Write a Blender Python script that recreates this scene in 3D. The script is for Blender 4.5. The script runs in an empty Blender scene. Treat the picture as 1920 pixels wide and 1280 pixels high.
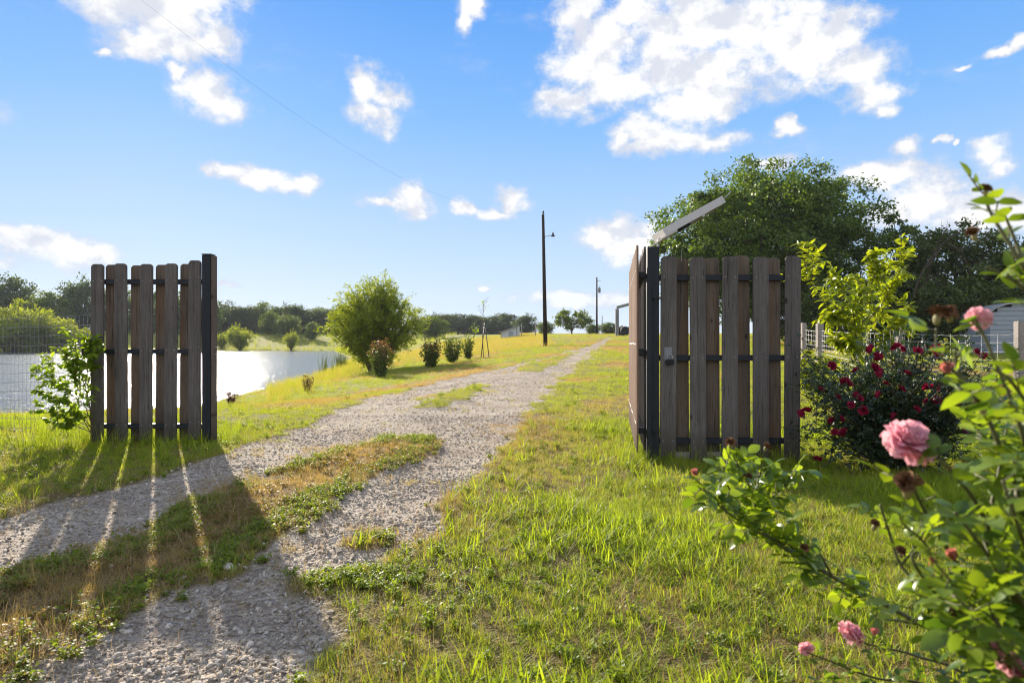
import bpy, bmesh, math, random
import numpy as np
from mathutils import Vector, Matrix

R = math.radians
scene = bpy.context.scene
COL = scene.collection
CAMZ = 1.05
F = 1280.0           # focal length in photo pixels (24 mm on 36 mm, 1920 wide)

# ------------------------------------------------------------------ numpy noise
_rs = np.random.RandomState(7)
_G = _rs.rand(256, 256)
def vnoise(x, y):
    xi = np.floor(x).astype(int); yi = np.floor(y).astype(int)
    fx = x - xi; fy = y - yi
    fx = fx*fx*(3-2*fx); fy = fy*fy*(3-2*fy)
    a = _G[xi & 255, yi & 255]; b = _G[(xi+1) & 255, yi & 255]
    c = _G[xi & 255, (yi+1) & 255]; d = _G[(xi+1) & 255, (yi+1) & 255]
    return (a*(1-fx)+b*fx)*(1-fy) + (c*(1-fx)+d*fx)*fy
def fbm(x, y, o=4):
    s = 0; a = .5; t = 0
    for i in range(o):
        s = s + a*vnoise(x*(2**i)+17.3*i, y*(2**i)+9.1*i); t += a; a *= .5
    return s/t
def sstep(a, b, x):
    t = np.clip((x-a)/(b-a), 0, 1); return t*t*(3-2*t)

def sdist(poly, X, Y):
    """signed distance to polygon, positive inside"""
    X = np.asarray(X, float); Y = np.asarray(Y, float)
    d2 = np.full(X.shape, 1e18); inside = np.zeros(X.shape, bool)
    n = len(poly)
    for i in range(n):
        ax, ay = poly[i]; bx, by = poly[(i+1) % n]
        ex, ey = bx-ax, by-ay
        t = np.clip(((X-ax)*ex+(Y-ay)*ey)/(ex*ex+ey*ey+1e-12), 0, 1)
        dx = X-ax-t*ex; dy = Y-ay-t*ey
        d2 = np.minimum(d2, dx*dx+dy*dy)
        c = ((ay > Y) != (by > Y))
        with np.errstate(divide='ignore', invalid='ignore'):
            xx = (bx-ax)*(Y-ay)/(by-ay if by != ay else 1e-12)+ax
        inside ^= c & (X < xx)
    return np.where(inside, 1, -1)*np.sqrt(d2)

# ------------------------------------------------------------------ terrain
WATER = -1.0
POND = [(-60, 16), (-16, 17), (-12.3, 17.5), (-9.4, 18.9), (-10.4, 26), (-11.3, 37), (-13.2, 50), (-19, 80),
        (-32, 125), (-38, 146), (-55, 149), (-70, 144), (-88, 132), (-130, 129), (-190, 100), (-150, 40), (-90, 18)]
def hr(Y):
    s = 0
    for o in (-6, -3, 0, 3, 6):
        s = s + np.interp(np.asarray(Y, float)+o, [-100, 14, 25, 47, 75, 105, 130, 200, 500, 900],
                          [0, 0, .34, .97, 1.6, 2.2, 2.35, 3.0, 4.0, 4.0])
    return s/5
def height(X, Y):
    X = np.asarray(X, float); Y = np.asarray(Y, float)
    base = hr(Y)
    d = -sdist(POND, X, Y)
    bank = WATER + np.where(d > 0, .115*d, .16*d)
    bank = np.maximum(bank, -1.9)
    k = .35
    hh = np.clip(.5+.5*(bank-base)/k, 0, 1)
    return bank*(1-hh)+base*hh - k*hh*(1-hh)
def h1(x, y): return float(height(np.array([x]), np.array([y]))[0])

def at(px, py, Y):
    return Vector(((px-960)/F*Y, Y, CAMZ+(640-py)/F*Y))
def gpt(px, py):
    """ground point seen at a photo pixel"""
    Y = np.geomspace(1.2, 400, 6000); X = (px-960)/F*Y; z = CAMZ+(640-py)/F*Y
    b = np.where(z <= height(X, Y))[0]
    i = b[0] if len(b) else len(Y)-1
    return (float(X[i]), float(Y[i]))
def on(px, Y):
    X = (px-960)/F*Y
    return Vector((X, Y, h1(X, Y)))

DRIVE = [gpt(*p) for p in [(-400, 1070), (-150, 1010), (0, 968), (110, 942), (250, 903), (370, 868), (430, 850), (500, 822), (565, 800),
         (640, 768), (720, 738), (800, 720), (880, 702), (950, 687), (1010, 674), (1075, 656), (1120, 642), (1143, 632),
         (1150, 632), (1140, 642), (1110, 664), (1080, 684), (1050, 710), (1010, 752), (972, 800), (930, 850),
         (872, 900), (842, 950), (826, 1000), (740, 1040), (682, 1090), (650, 1135), (625, 1200), (560, 1280)]]
_b = gpt(560, 1280)
DRIVE += [(_b[0]-.15, 1.2), (_b[0]-.6, -6), (-9, -6), (-9, 2.2)]
STRIP = [gpt(*p) for p in [(-300, 1150), (0, 1082), (60, 1058), (180, 1035), (290, 992), (335, 945), (420, 912), (500, 888), (600, 850), (720, 822), (795, 818),
         (818, 834), (770, 862), (700, 892), (610, 950), (520, 1000), (440, 1065), (300, 1120), (200, 1178), (100, 1228), (0, 1272)]] + [(-3.2, 1.7), (-7, 1.3), (-8, 2)]
PATCHES = [[gpt(*p) for p in q] for q in (
    [(545, 1080), (600, 1072), (690, 1078), (740, 1092), (650, 1108), (560, 1102)],
    [(635, 1020), (700, 1003), (740, 1016), (690, 1030)],
    [(770, 765), (830, 738), (900, 722), (890, 742), (830, 762)],
    [(950, 698), (985, 682), (1040, 668), (1075, 660), (1050, 678), (1010, 694)])]
# the worn track: signed metres inside bare gravel (noise wobbles the edge)
def track(X, Y):
    sd = sdist(DRIVE, X, Y)
    st = sdist(STRIP, X, Y)
    for p in PATCHES: st = np.maximum(st, sdist(p, X, Y))
    w = np.clip(np.asarray(Y)/8, .5, 3)
    n = (fbm(X*2.2+3, Y*2.2, 4)-.5)*.55*w
    return np.minimum(sd, -st)+n*.8
def dryness(X, Y):
    n = fbm(X*.55+40, Y*.35+11, 4)
    t = track(X, Y)
    edge = np.exp(-(np.clip(-t, 0, 9)/(.25+.05*np.asarray(Y)))**2)
    st = sdist(STRIP, X, Y)
    far = sstep(6, 16, Y)
    d = sstep(.48, .66, n)*(.44+.35*far) + .36*edge*(.30+.8*vnoise(X*1.3, Y*1.3)) + .06*far
    d = d + np.where(st > 0, .25*vnoise(X*2.1+5, Y*2.1)+.42*sstep(.12, .34, st), 0)
    d = d*(1-.65*sstep(112, 140, Y))
    return np.clip(d, 0, 1)

# ------------------------------------------------------------------ mesh helpers
def tag(o, label=None, cat=None, group=None, kind=None):
    if label: o['label'] = label
    if cat: o['category'] = cat
    if group: o['group'] = group
    if kind: o['kind'] = kind
    return o
def empty(name, loc=(0, 0, 0), rz=0):
    o = bpy.data.objects.new(name, None); COL.objects.link(o)
    o.location = loc; o.rotation_euler = (0, 0, rz); o.empty_display_size = .2
    return o
def link(name, me, parent=None, loc=None, rot=None):
    o = bpy.data.objects.new(name, me); COL.objects.link(o)
    if parent: o.parent = parent
    if loc is not None: o.location = loc
    if rot is not None: o.rotation_euler = rot
    return o
def np_mesh(name, V, T, mat, rnd=None, smooth=False):
    V = np.asarray(V, np.float32); T = np.asarray(T, np.int32)
    k = T.shape[1]
    me = bpy.data.meshes.new(name)
    me.vertices.add(len(V)); me.vertices.foreach_set('co', V.ravel())
    me.loops.add(T.size); me.loops.foreach_set('vertex_index', T.ravel())
    me.polygons.add(len(T))
    me.polygons.foreach_set('loop_start', np.arange(0, T.size, k, dtype=np.int32))
    try: me.polygons.foreach_set('loop_total', np.full(len(T), k, np.int32))
    except Exception: pass
    if smooth: me.polygons.foreach_set('use_smooth', np.ones(len(T), bool))
    me.update(calc_edges=True); me.validate()
    if rnd is not None:
        a = me.attributes.new('rnd', 'FLOAT', 'POINT'); a.data.foreach_set('value', np.asarray(rnd, np.float32))
    if mat: me.materials.append(mat)
    return me
def norm(v): return v/np.maximum(np.linalg.norm(v, axis=-1, keepdims=True), 1e-9)
def frames(d, n):
    """x along d, z close to n"""
    x = norm(d); y = norm(np.cross(n, x)); z = np.cross(x, y)
    return np.stack([x, y, z], 1)          # rows are axes
def stamp(tv, tt, P, Fr, S, rs):
    """many copies of a template"""
    tv = np.asarray(tv, float); tt = np.asarray(tt, int)
    S = np.asarray(S, float)
    if S.ndim == 1: S = S[:, None].repeat(3, 1)
    V = P[:, None, :] + np.einsum('nvk,nkj->nvj', tv[None]*S[:, None, :], Fr)
    n, m = len(P), len(tv)
    T = (tt[None]+np.arange(n)[:, None, None]*m).reshape(-1, tt.shape[1])
    return V.reshape(-1, 3), T, np.repeat(rs.rand(n), m)
class Acc:
    def __init__(s): s.V = []; s.T = []; s.r = []; s.n = 0; s.raw = []
    def add(s, V, T, r):
        s.V.append(V); s.T.append(np.asarray(T)+s.n); s.raw.append(np.asarray(T)); s.r.append(r); s.n += len(V)
    def mesh(s, name, mat, smooth=False):
        return np_mesh(name, np.concatenate(s.V), np.concatenate(s.T), mat, np.concatenate(s.r), smooth)
# leaf templates (x length, y width, z normal), unit length
LEAF1 = ([(0, 0, 0), (.5, .30, .05), (1, 0, -.06), (.5, -.30, .05)], [(0, 3, 1), (3, 2, 1)])
LEAFN = ([(0, 0, 0), (.5, .1, .02), (1, 0, -.04), (.5, -.1, .02)], [(0, 3, 1), (3, 2, 1)])
def leaf8(w=.29, fold=.07, droop=.16):
    v = [(0, 0, 0), (.3, 0, .0), (.3, w*.92, fold), (.3, -w*.92, fold), (.65, 0, -droop*.35), (.65, w*.85, fold*.7-droop*.35), (.65, -w*.85, fold*.7-droop*.35), (1, 0, -droop),
         (.12, w*.55, fold*.6), (.12, -w*.55, fold*.6), (.86, w*.42, -droop*.62), (.86, -w*.42, -droop*.62)]
    t = [(0, 1, 8), (8, 1, 2), (0, 9, 1), (9, 3, 1), (1, 4, 2), (2, 4, 5), (1, 3, 6), (1, 6, 4), (4, 10, 5), (4, 7, 10), (4, 6, 11), (4, 11, 7)]
    return v, t
LEAF8 = leaf8()
LEAFLONG = leaf8(.17, .05, .25)
def tube(pts, radii, seg=6, cap=True):
    pts = np.asarray(pts, float); n = len(pts)
    radii = np.broadcast_to(np.asarray(radii, float), (n,))
    tg = np.gradient(pts, axis=0); tg = norm(tg)
    up = np.array([0, 0, 1.0]) if abs(tg[0][2]) < .9 else np.array([1.0, 0, 0])
    a = norm(np.cross(tg, up)); b = np.cross(tg, a)
    an = np.arange(seg)*2*math.pi/seg
    V = pts[:, None]+radii[:, None, None]*(np.cos(an)[None, :, None]*a[:, None]+np.sin(an)[None, :, None]*b[:, None])
    T = []
    for i in range(n-1):
        for j in range(seg):
            p, q = i*seg+j, i*seg+(j+1) % seg
            T += [(p, q, q+seg), (p, q+seg, p+seg)]
    V = V.reshape(-1, 3)
    if cap:
        V = np.concatenate([V, pts[:1], pts[-1:]])
        for j in range(seg):
            T.append((n*seg, (j+1) % seg, j)); T.append((n*seg+1, (n-1)*seg+j, (n-1)*seg+(j+1) % seg))
    return V, np.array(T)
def spline(P, n=24):
    P = np.asarray(P, float)
    if len(P) == 2: return P[0]+(P[1]-P[0])*np.linspace(0, 1, n)[:, None]
    Q = np.concatenate([[2*P[0]-P[1]], P, [2*P[-1]-P[-2]]]); out = []
    m = len(P)-1
    for t in np.linspace(0, m-1e-6, n):
        i = int(t); f = t-i; a, b, c, d = Q[i:i+4]
        out.append(.5*((2*b)+(-a+c)*f+(2*a-5*b+4*c-d)*f*f+(-a+3*b-3*c+d)*f**3))
    return np.array(out)
def tubes_mesh(name, lst, mat, seg=6, smooth=True):
    A = Acc()
    for p, r in lst:
        V, T = tube(p, r, seg); A.add(V, T, np.zeros(len(V)))
    return A.mesh(name, mat, smooth)
def bm_obj(name, bm, mat, parent=None, loc=None, rot=None, bevel=0):
    if bevel: bmesh.ops.bevel(bm, geom=bm.edges[:], offset=bevel, segments=2, affect='EDGES')
    me = bpy.data.meshes.new(name); bm.to_mesh(me); bm.free(); me.materials.append(mat)
    return link(name, me, parent, loc, rot)
def bx(bm, x0, x1, y0, y1, z0, z1, M=None):
    m = Matrix.Translation(((x0+x1)/2, (y0+y1)/2, (z0+z1)/2)) @ Matrix.Diagonal((x1-x0, y1-y0, z1-z0, 1))
    bmesh.ops.create_cube(bm, size=1, matrix=(M @ m) if M else m)
def box(name, mat, parent, x0, x1, y0, y1, z0, z1, bevel=.004, M=None):
    bm = bmesh.new(); bx(bm, x0, x1, y0, y1, z0, z1, M)
    return bm_obj(name, bm, mat, parent, bevel=bevel)

# ------------------------------------------------------------------ materials
class NT:
    def __init__(s, nt): s.t = nt; nt.nodes.clear()
    def n(s, typ, **kw):
        o = s.t.nodes.new(typ)
        for k, v in kw.items():
            if k[0] == 'i' and k[1:].isdigit(): s.set(o, int(k[1:]), v)
            elif k.startswith('I_'): s.set(o, k[2:].replace('_', ' '), v)
            else: setattr(o, k, v)
        return o
    def set(s, o, key, v):
        if hasattr(v, 'is_output'): s.t.links.new(v, o.inputs[key])
        elif isinstance(v, bpy.types.Node): s.t.links.new(v.outputs[0], o.inputs[key])
        else: o.inputs[key].default_value = v
    def math(s, op, a, b=0.0, c=None, clamp=False):
        o = s.n('ShaderNodeMath', operation=op, use_clamp=clamp); s.set(o, 0, a); s.set(o, 1, b)
        if c is not None: s.set(o, 2, c)
        return o.outputs[0]
    def mix(s, f, a, b, mode='MIX'):
        o = s.n('ShaderNodeMix', data_type='RGBA', blend_type=mode, clamp_factor=True)
        s.set(o, 0, f); s.set(o, 6, a); s.set(o, 7, b)
        return o.outputs[2]
    def ramp(s, f, stops):
        o = s.n('ShaderNodeValToRGB'); e = o.color_ramp.elements
        e[0].position, e[0].color = stops[0][0], rgba(stops[0][1])
        e[1].position, e[1].color = stops[-1][0], rgba(stops[-1][1])
        for p, c in stops[1:-1]:
            q = e.new(p); q.color = rgba(c)
        s.set(o, 0, f); return o.outputs[0]
    def noise(s, vec, scale, detail=4, rough=.55, dist=0.0):
        o = s.n('ShaderNodeTexNoise'); o.inputs['Scale'].default_value = scale; o.inputs['Detail'].default_value = detail
        o.inputs['Roughness'].default_value = rough; o.inputs['Distortion'].default_value = dist
        if vec is not None: s.set(o, 'Vector', vec)
        return o.outputs[0]
    def mapr(s, v, a, b, c=0.0, d=1.0, smooth=False):
        o = s.n('ShaderNodeMapRange'); o.interpolation_type = 'SMOOTHSTEP' if smooth else 'LINEAR'
        s.set(o, 0, v)
        for i, q in enumerate((a, b, c, d)): s.set(o, i+1, q)
        return o.outputs[0]
    def attr(s, name, typ='GEOMETRY'):
        o = s.n('ShaderNodeAttribute', attribute_name=name, attribute_type=typ); return o.outputs['Fac']
    def scalev(s, vec, v):
        o = s.n('ShaderNodeVectorMath', operation='MULTIPLY'); s.set(o, 0, vec); o.inputs[1].default_value = v; return o.outputs[0]
    def addv(s, a, b):  # noqa
        o = s.n('ShaderNodeVectorMath', operation='ADD'); s.set(o, 0, a); s.set(o, 1, b); return o.outputs[0]
def rgba(c): return (c[0], c[1], c[2], 1.0)
def new_mat(name):
    m = bpy.data.materials.new(name); m.use_nodes = True
    return m, NT(m.node_tree)
def principled(N, color, rough=.7, spec=.3, normal=None, metal=0.0):
    p = N.n('ShaderNodeBsdfPrincipled'); N.set(p, 'Base Color', color); N.set(p, 'Roughness', rough)
    N.set(p, 'Specular IOR Level', spec); N.set(p, 'Metallic', metal)
    if normal is not None: N.set(p, 'Normal', normal)
    return p
def out(N, sh):
    o = N.n('ShaderNodeOutputMaterial'); N.set(o, 'Surface', sh)
def bump(N, hgt, strength=.5, dist=.01):
    b = N.n('ShaderNodeBump'); b.inputs['Strength'].default_value = strength; b.inputs['Distance'].default_value = dist
    N.set(b, 'Height', hgt); return b.outputs[0]
def objrand(N): return N.n('ShaderNodeObjectInfo').outputs['Random']

def leaf_mat(name, lo, hi, tr=.45, tint=(1.25, 1.2, .55), rough=.45, spec=.35, big=.0):
    """leaf: diffuse + light passing through; per-leaf colour, lo..hi"""
    m, N = new_mat(name)
    r = N.attr('rnd')
    tc = N.n('ShaderNodeTexCoord').outputs['Object']
    nz = N.noise(tc, .9 if not big else big, 2)
    f = N.math('ADD', N.math('MULTIPLY', r, .65), N.math('MULTIPLY', N.math('SUBTRACT', nz, .35), .9), clamp=True)
    c = N.ramp(f, [(0, lo), (1, hi)])
    ct = N.mix(1.0, c, rgba(tint), 'MULTIPLY')
    p = principled(N, c, rough, spec)
    t = N.n('ShaderNodeBsdfTranslucent'); N.set(t, 'Color', ct)
    mx = N.n('ShaderNodeMixShader', i0=tr); N.set(mx, 1, p); N.set(mx, 2, t)
    out(N, mx); return m

def grass_mat(name, green_lo, green_hi, dry_lo, dry_hi, tr=.5):
    m, N = new_mat(name)
    r = N.attr('rnd'); ir = objrand(N); dry = N.attr('dry', 'INSTANCER')
    f = N.math('ADD', N.math('MULTIPLY', r, .6), N.math('MULTIPLY', ir, .4))
    g = N.ramp(f, [(0, green_lo), (1, green_hi)])
    d = N.ramp(f, [(0, dry_lo), (1, dry_hi)])
    k = N.math('ADD', dry, N.math('MULTIPLY', N.math('SUBTRACT', r, .5), .55))
    k = N.mapr(k, .42, .78)
    c = N.mix(k, g, d)
    p = principled(N, c, .55, .25)
    t = N.n('ShaderNodeBsdfTranslucent'); N.set(t, 'Color', N.mix(1.0, c, (1.35, 1.25, .6, 1), 'MULTIPLY'))
    mx = N.n('ShaderNodeMixShader', i0=tr); N.set(mx, 1, p); N.set(mx, 2, t)
    out(N, mx); return m

def wood_mat(name, lo, mid, hi, brown=None):
    m, N = new_mat(name)
    tc = N.n('ShaderNodeTexCoord').outputs['Object']
    rv = N.n('ShaderNodeCombineXYZ'); r = objrand(N)
    N.set(rv, 0, N.math('MULTIPLY', r, 37.0)); N.set(rv, 2, N.math('MULTIPLY', r, 91.0)); N.set(rv, 1, N.math('MULTIPLY', r, 13.0))
    v = N.addv(tc, rv.outputs[0])
    grain = N.noise(N.scalev(v, (55, 55, 1.6)), 1.0, 5, .62, .4)
    wide = N.noise(N.scalev(v, (14, 14, .7)), 1.0, 3, .5)
    fine = N.noise(N.scalev(v, (220, 220, 5)), 1.0, 3, .6)
    blot = N.noise(v, 2.3, 4, .6)
    f = N.math('ADD', N.math('MULTIPLY', grain, .5), N.math('ADD', N.math('MULTIPLY', wide, .4), N.math('MULTIPLY', N.math('SUBTRACT', blot, .5), .5)))
    c = N.ramp(f, [(.2, lo), (.5, mid), (.78, hi)])
    c = N.mix(N.mapr(fine, .52, .72), c, rgba([q*.55 for q in lo]))
    if brown: c = N.mix(N.mapr(N.noise(N.scalev(v, (6, 6, 1.1)), 1.0, 3), .48, .68), c, rgba(brown))
    # knots: sparse dark ovals
    kv = N.scalev(v, (7.0, 0.0, 3.2))
    vo = N.n('ShaderNodeTexVoronoi'); vo.voronoi_dimensions = '3D'; vo.inputs['Scale'].default_value = 1.0; vo.inputs['Randomness'].default_value = 1.0
    N.set(vo, 'Vector', kv)
    sep = N.n('ShaderNodeSeparateColor'); N.set(sep, 0, vo.outputs['Color'])
    kk = N.math('MULTIPLY', N.mapr(N.math('ADD', vo.outputs['Distance'], N.math('MULTIPLY', grain, .06)), .08, .15, 1.0, 0.0, True), N.mapr(sep.outputs[0], .45, .5))
    c = N.mix(N.math('MULTIPLY', kk, .85), c, (.018, .013, .010, 1))
    # long drying cracks, muddy stained foot
    cr = N.noise(N.scalev(v, (26, 26, .45)), 1.0, 2, .5)
    c = N.mix(N.mapr(N.math('ABSOLUTE', N.math('SUBTRACT', cr, .56)),   .004, .010, .6, 0.0), c, (.015, .012, .010, 1))
    so_ = N.n('ShaderNodeSeparateXYZ'); N.set(so_, 0, tc)
    ft = N.mapr(N.math('ADD', so_.outputs[2], N.math('MULTIPLY', blot, .35)), .22, .55, .6, 0.0, True)
    c = N.mix(ft, c, (.045, .038, .028, 1))
    run = N.mapr(N.noise(N.scalev(v, (34, 34, .5)), 1.0, 3), .55, .75, 0.0, .55)
    c = N.mix(N.math('MULTIPLY', run, N.mapr(so_.outputs[2], .9, 1.9)), c, (.04, .034, .031, 1))
    hgt = N.math('ADD', N.math('MULTIPLY', grain, .6), N.math('MULTIPLY', fine, .4))
    p = principled(N, c, .85, .2, bump(N, hgt, .5, .004))
    out(N, p); return m

def plain(name, c, rough=.6, spec=.3, metal=0.0, var=.25, scale=14.0, bmp=.15):
    m, N = new_mat(name)
    tc = N.n('ShaderNodeTexCoord').outputs['Object']
    n1 = N.noise(tc, scale, 5, .6); n2 = N.noise(tc, scale*.12, 3)
    f = N.math('ADD', N.math('MULTIPLY', n1, .5), N.math('MULTIPLY', n2, .5))
    col = N.ramp(f, [(.25, [q*(1-var) for q in c]), (.75, [min(1, q*(1+var)) for q in c])])
    p = principled(N, col, rough, spec, bump(N, n1, bmp, .003), metal)
    out(N, p); return m

M = {}
M['wood_front'] = wood_mat('weathered_grey_wood', (.076, .065, .058), (.132, .116, .106), (.205, .185, .172))
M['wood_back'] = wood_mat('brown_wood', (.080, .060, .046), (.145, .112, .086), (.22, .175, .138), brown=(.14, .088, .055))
M['wood_side'] = wood_mat('red_brown_wood', (.13, .075, .05), (.23, .14, .095), (.33, .22, .155))
M['steel'] = plain('black_painted_steel', (.010, .013, .019), .5, .3, 0, .35, 20)
M['white_metal'] = plain('white_aluminium', (.50, .48, .47), .45, .4, 0, .12, 9)
M['backsheet'] = plain('pale_backsheet', (.46, .45, .47), .5, .4, 0, .06, 9)
M['cells'] = plain('solar_cells', (.012, .016, .04), .15, .6, 0, .2, 30, .02)
M['zinc'] = plain('galvanised_steel', (.38, .38, .38), .42, .5, .6, .15, 25)
M['wire'] = plain('galvanised_wire', (.62, .60, .57), .5, .5, .35, .1, 25)
M['wire_dark'] = plain('dull_wire', (.26, .26, .26), .55, .4, .3, .1, 25)
M['pole'] = plain('creosoted_pole', (.030, .024, .020), .8, .2, 0, .35, 8)
M['cable'] = plain('black_cable', (.03, .03, .035), .6)
M['cable_grey'] = plain('weathered_aluminium_cable', (.20, .21, .23), .5, .4)
M['bark'] = plain('grey_bark', (.085, .068, .052), .9, .15, 0, .45, 12, .8)
M['bark_thin'] = plain('brown_twig', (.11, .075, .045), .8, .2, 0, .3, 30)
M['rose_cane'] = plain('green_brown_cane', (.085, .085, .028), .55, .3, 0, .4, 40)
M['shed'] = plain('grey_ribbed_metal', (.30, .33, .38), .5, .4, .1, .1, 6)
M['shed_white'] = plain('pale_panel', (.55, .57, .60), .5, .3, 0, .08, 6)
M['shed_dark'] = plain('dark_opening', (.03, .03, .035), .9)
M['roof_tin'] = plain('tin_roof', (.34, .33, .33), .45, .4, .3, .2, 3)
M['barn_steel'] = plain('grey_purlin_steel', (.19, .19, .20), .6, .3, 0, .2, 6)
M['old_wood'] = plain('silver_old_wood', (.26, .23, .21), .85, .2, 0, .35, 18, .6)
M['rust'] = plain('rusty_red_paint', (.20, .06, .035), .7, .3, 0, .4, 5)
M['rubber'] = plain('black_rubber', (.02, .02, .02), .8)
M['spent'] = plain('dried_petals', (.17, .085, .04), .85, .15, 0, .5, 60, .6)
M['hip'] = plain('green_hip', (.22, .19, .07), .6, .3, 0, .4, 50)
M['bud'] = leaf_mat('pink_bud', (.55, .18, .16), (.72, .34, .28), .35, (1.1, .9, .8), .6, .2, 40)
M['stone_big'] = plain('pale_limestone', (.52, .48, .43), .85, .2, 0, .2, 40, .6)

M['oak'] = leaf_mat('oak_leaves', (.032, .072, .011), (.17, .25, .032), .43, (1.3, 1.25, .5), .5, .3)
M['wood_far_dark'] = leaf_mat('far_dark_leaves', (.040, .066, .020), (.115, .15, .042), .38, (1.2, 1.2, .6), .6, .2, .12)
M['wood_far_mid'] = leaf_mat('far_mid_leaves', (.070, .11, .018), (.19, .24, .042), .42, (1.25, 1.2, .5), .6, .2, .12)
M['scrub'] = leaf_mat('dark_scrub_leaves', (.036, .062, .014), (.135, .175, .036), .42, (1.3, 1.2, .5), .5, .3)
M['willow'] = leaf_mat('willow_leaves', (.14, .20, .020), (.32, .375, .045), .52, (1.3, 1.2, .45), .55, .25)
M['willow_far'] = leaf_mat('far_willow_leaves', (.17, .23, .02), (.37, .41, .05), .48, (1.3, 1.2, .45), .55, .25, .2)
M['sapling'] = leaf_mat('yellow_green_leaves', (.18, .26, .015), (.38, .42, .035), .55, (1.35, 1.25, .4), .4, .4)
M['vine'] = leaf_mat('fresh_green_leaves', (.13, .23, .016), (.32, .42, .04), .6, (1.35, 1.25, .45), .4, .35)
M['myrtle_low'] = leaf_mat('dark_green_shrub_leaves', (.055, .095, .016), (.16, .21, .036), .45, (1.3, 1.2, .5), .45, .35)
M['myrtle_top'] = leaf_mat('reddish_new_leaves', (.11, .052, .022), (.24, .15, .05), .45, (1.2, .95, .55), .45, .35)
M['purple'] = leaf_mat('purple_leaves', (.045, .018, .022), (.11, .04, .045), .4, (1.3, .8, .7), .45, .35)
M['redrose_leaf'] = leaf_mat('dark_rose_leaves', (.014, .030, .016), (.045, .070, .030), .3, (1.3, 1.3, .5), .33, .5)
M['pinkrose_leaf'] = leaf_mat('rose_leaves', (.045, .105, .020), (.27, .36, .034), .52, (1.55, 1.45, .4), .30, .5, 6)
M['pink'] = leaf_mat('pink_petals', (.80, .36, .46), (.94, .64, .68), .42, (1.05, .95, .9), .6, .2, 25)
M['red'] = leaf_mat('crimson_petals', (.20, .006, .030), (.37, .014, .062), .35, (1.1, .8, .8), .6, .2, 25)
M['reed'] = leaf_mat('reed_leaves', (.055, .085, .016), (.12, .15, .03), .4, (1.3, 1.2, .5), .6, .2)
M['grass'] = grass_mat('grass_blades', (.13, .21, .014), (.38, .46, .036), (.25, .165, .055), (.44, .33, .13), .56)
M['fine'] = grass_mat('fine_grass', (.16, .225, .018), (.40, .44, .048), (.27, .175, .065), (.46, .34, .15), .55)
M['weed'] = grass_mat('weed_leaves', (.11, .18, .016), (.25, .32, .036), (.19, .11, .045), (.33, .22, .10))
M['straw'] = grass_mat('straw', (.26, .18, .085), (.46, .36, .20), (.26, .16, .07), (.50, .38, .22), .35)

def stone_mat():
    m, N = new_mat('limestone_gravel')
    r = objrand(N); tc = N.n('ShaderNodeTexCoord').outputs['Object']
    c = N.ramp(r, [(0, (.20, .17, .135)), (.35, (.38, .335, .27)), (.7, (.52, .465, .385)), (1, (.68, .62, .535))])
    n1 = N.noise(tc, 3.0, 5)
    c = N.mix(N.mapr(n1, .35, .7, 0, .5), c, (.25, .20, .16, 1))
    out(N, principled(N, c, .9, .15, bump(N, n1, .5, .1))); return m
M['stone'] = stone_mat()

def ground_mat():
    m, N = new_mat('ground_soil')
    geo = N.n('ShaderNodeNewGeometry').outputs['Position']
    path = N.attr('path'); dry = N.attr('dry')
    # gravel
    v1 = N.n('ShaderNodeTexVoronoi'); v1.inputs['Scale'].default_value = 34; N.set(v1, 'Vector', geo)
    v2 = N.n('ShaderNodeTexVoronoi'); v2.inputs['Scale'].default_value = 85; N.set(v2, 'Vector', geo)
    s1 = N.n('ShaderNodeSeparateColor'); N.set(s1, 0, v1.outputs['Color'])
    s2 = N.n('ShaderNodeSeparateColor'); N.set(s2, 0, v2.outputs['Color'])
    big = N.noise(geo, 1.4, 5, .6)
    g = N.ramp(N.math('ADD', N.math('MULTIPLY', s1.outputs[0], .5), N.math('MULTIPLY', s2.outputs[0], .5)),
               [(.1, (.20, .165, .125)), (.5, (.39, .335, .265)), (.9, (.53, .47, .385))])
    g = N.mix(N.mapr(big, .4, .7, 0, .65), g, (.235, .175, .135, 1))
    # soil and thatch under the grass
    n1 = N.noise(geo, 22, 6, .65); n2 = N.noise(geo, .35, 4, .6); n3 = N.noise(geo, 3.0, 5, .6)
    soil = N.ramp(n1, [(.3, (.055, .038, .020)), (.7, (.15, .105, .05))])
    green = N.ramp(N.math('ADD', N.math('MULTIPLY', n1, .5), N.math('MULTIPLY', n3, .5)), [(.3, (.10, .125, .016)), (.72, (.27, .275, .045))])
    tan = N.ramp(N.math('ADD', N.math('MULTIPLY', n1, .5), N.math('MULTIPLY', n3, .5)), [(.3, (.22, .145, .045)), (.72, (.42, .30, .105))])
    gfar = N.mix(dry, green, tan)
    sep = N.n('ShaderNodeSeparateXYZ'); N.set(sep, 0, geo)
    far = N.mapr(sep.outputs[1], 5.0, 22.0, .25, 1.0)
    turf = N.mix(far, soil, gfar)
    k = N.mapr(N.math('ADD', path, N.math('MULTIPLY', N.math('SUBTRACT', n3, .5), .5)), .35, .65)
    c = N.mix(k, turf, g)
    hgt = N.math('ADD', N.math('MULTIPLY', v1.outputs['Distance'], -.7), N.math('ADD', N.math('MULTIPLY', v2.outputs['Distance'], -.4), N.math('MULTIPLY', n1, .7)))
    out(N, principled(N, c, .95, .1, bump(N, hgt, 1.0, .03))); return m

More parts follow.
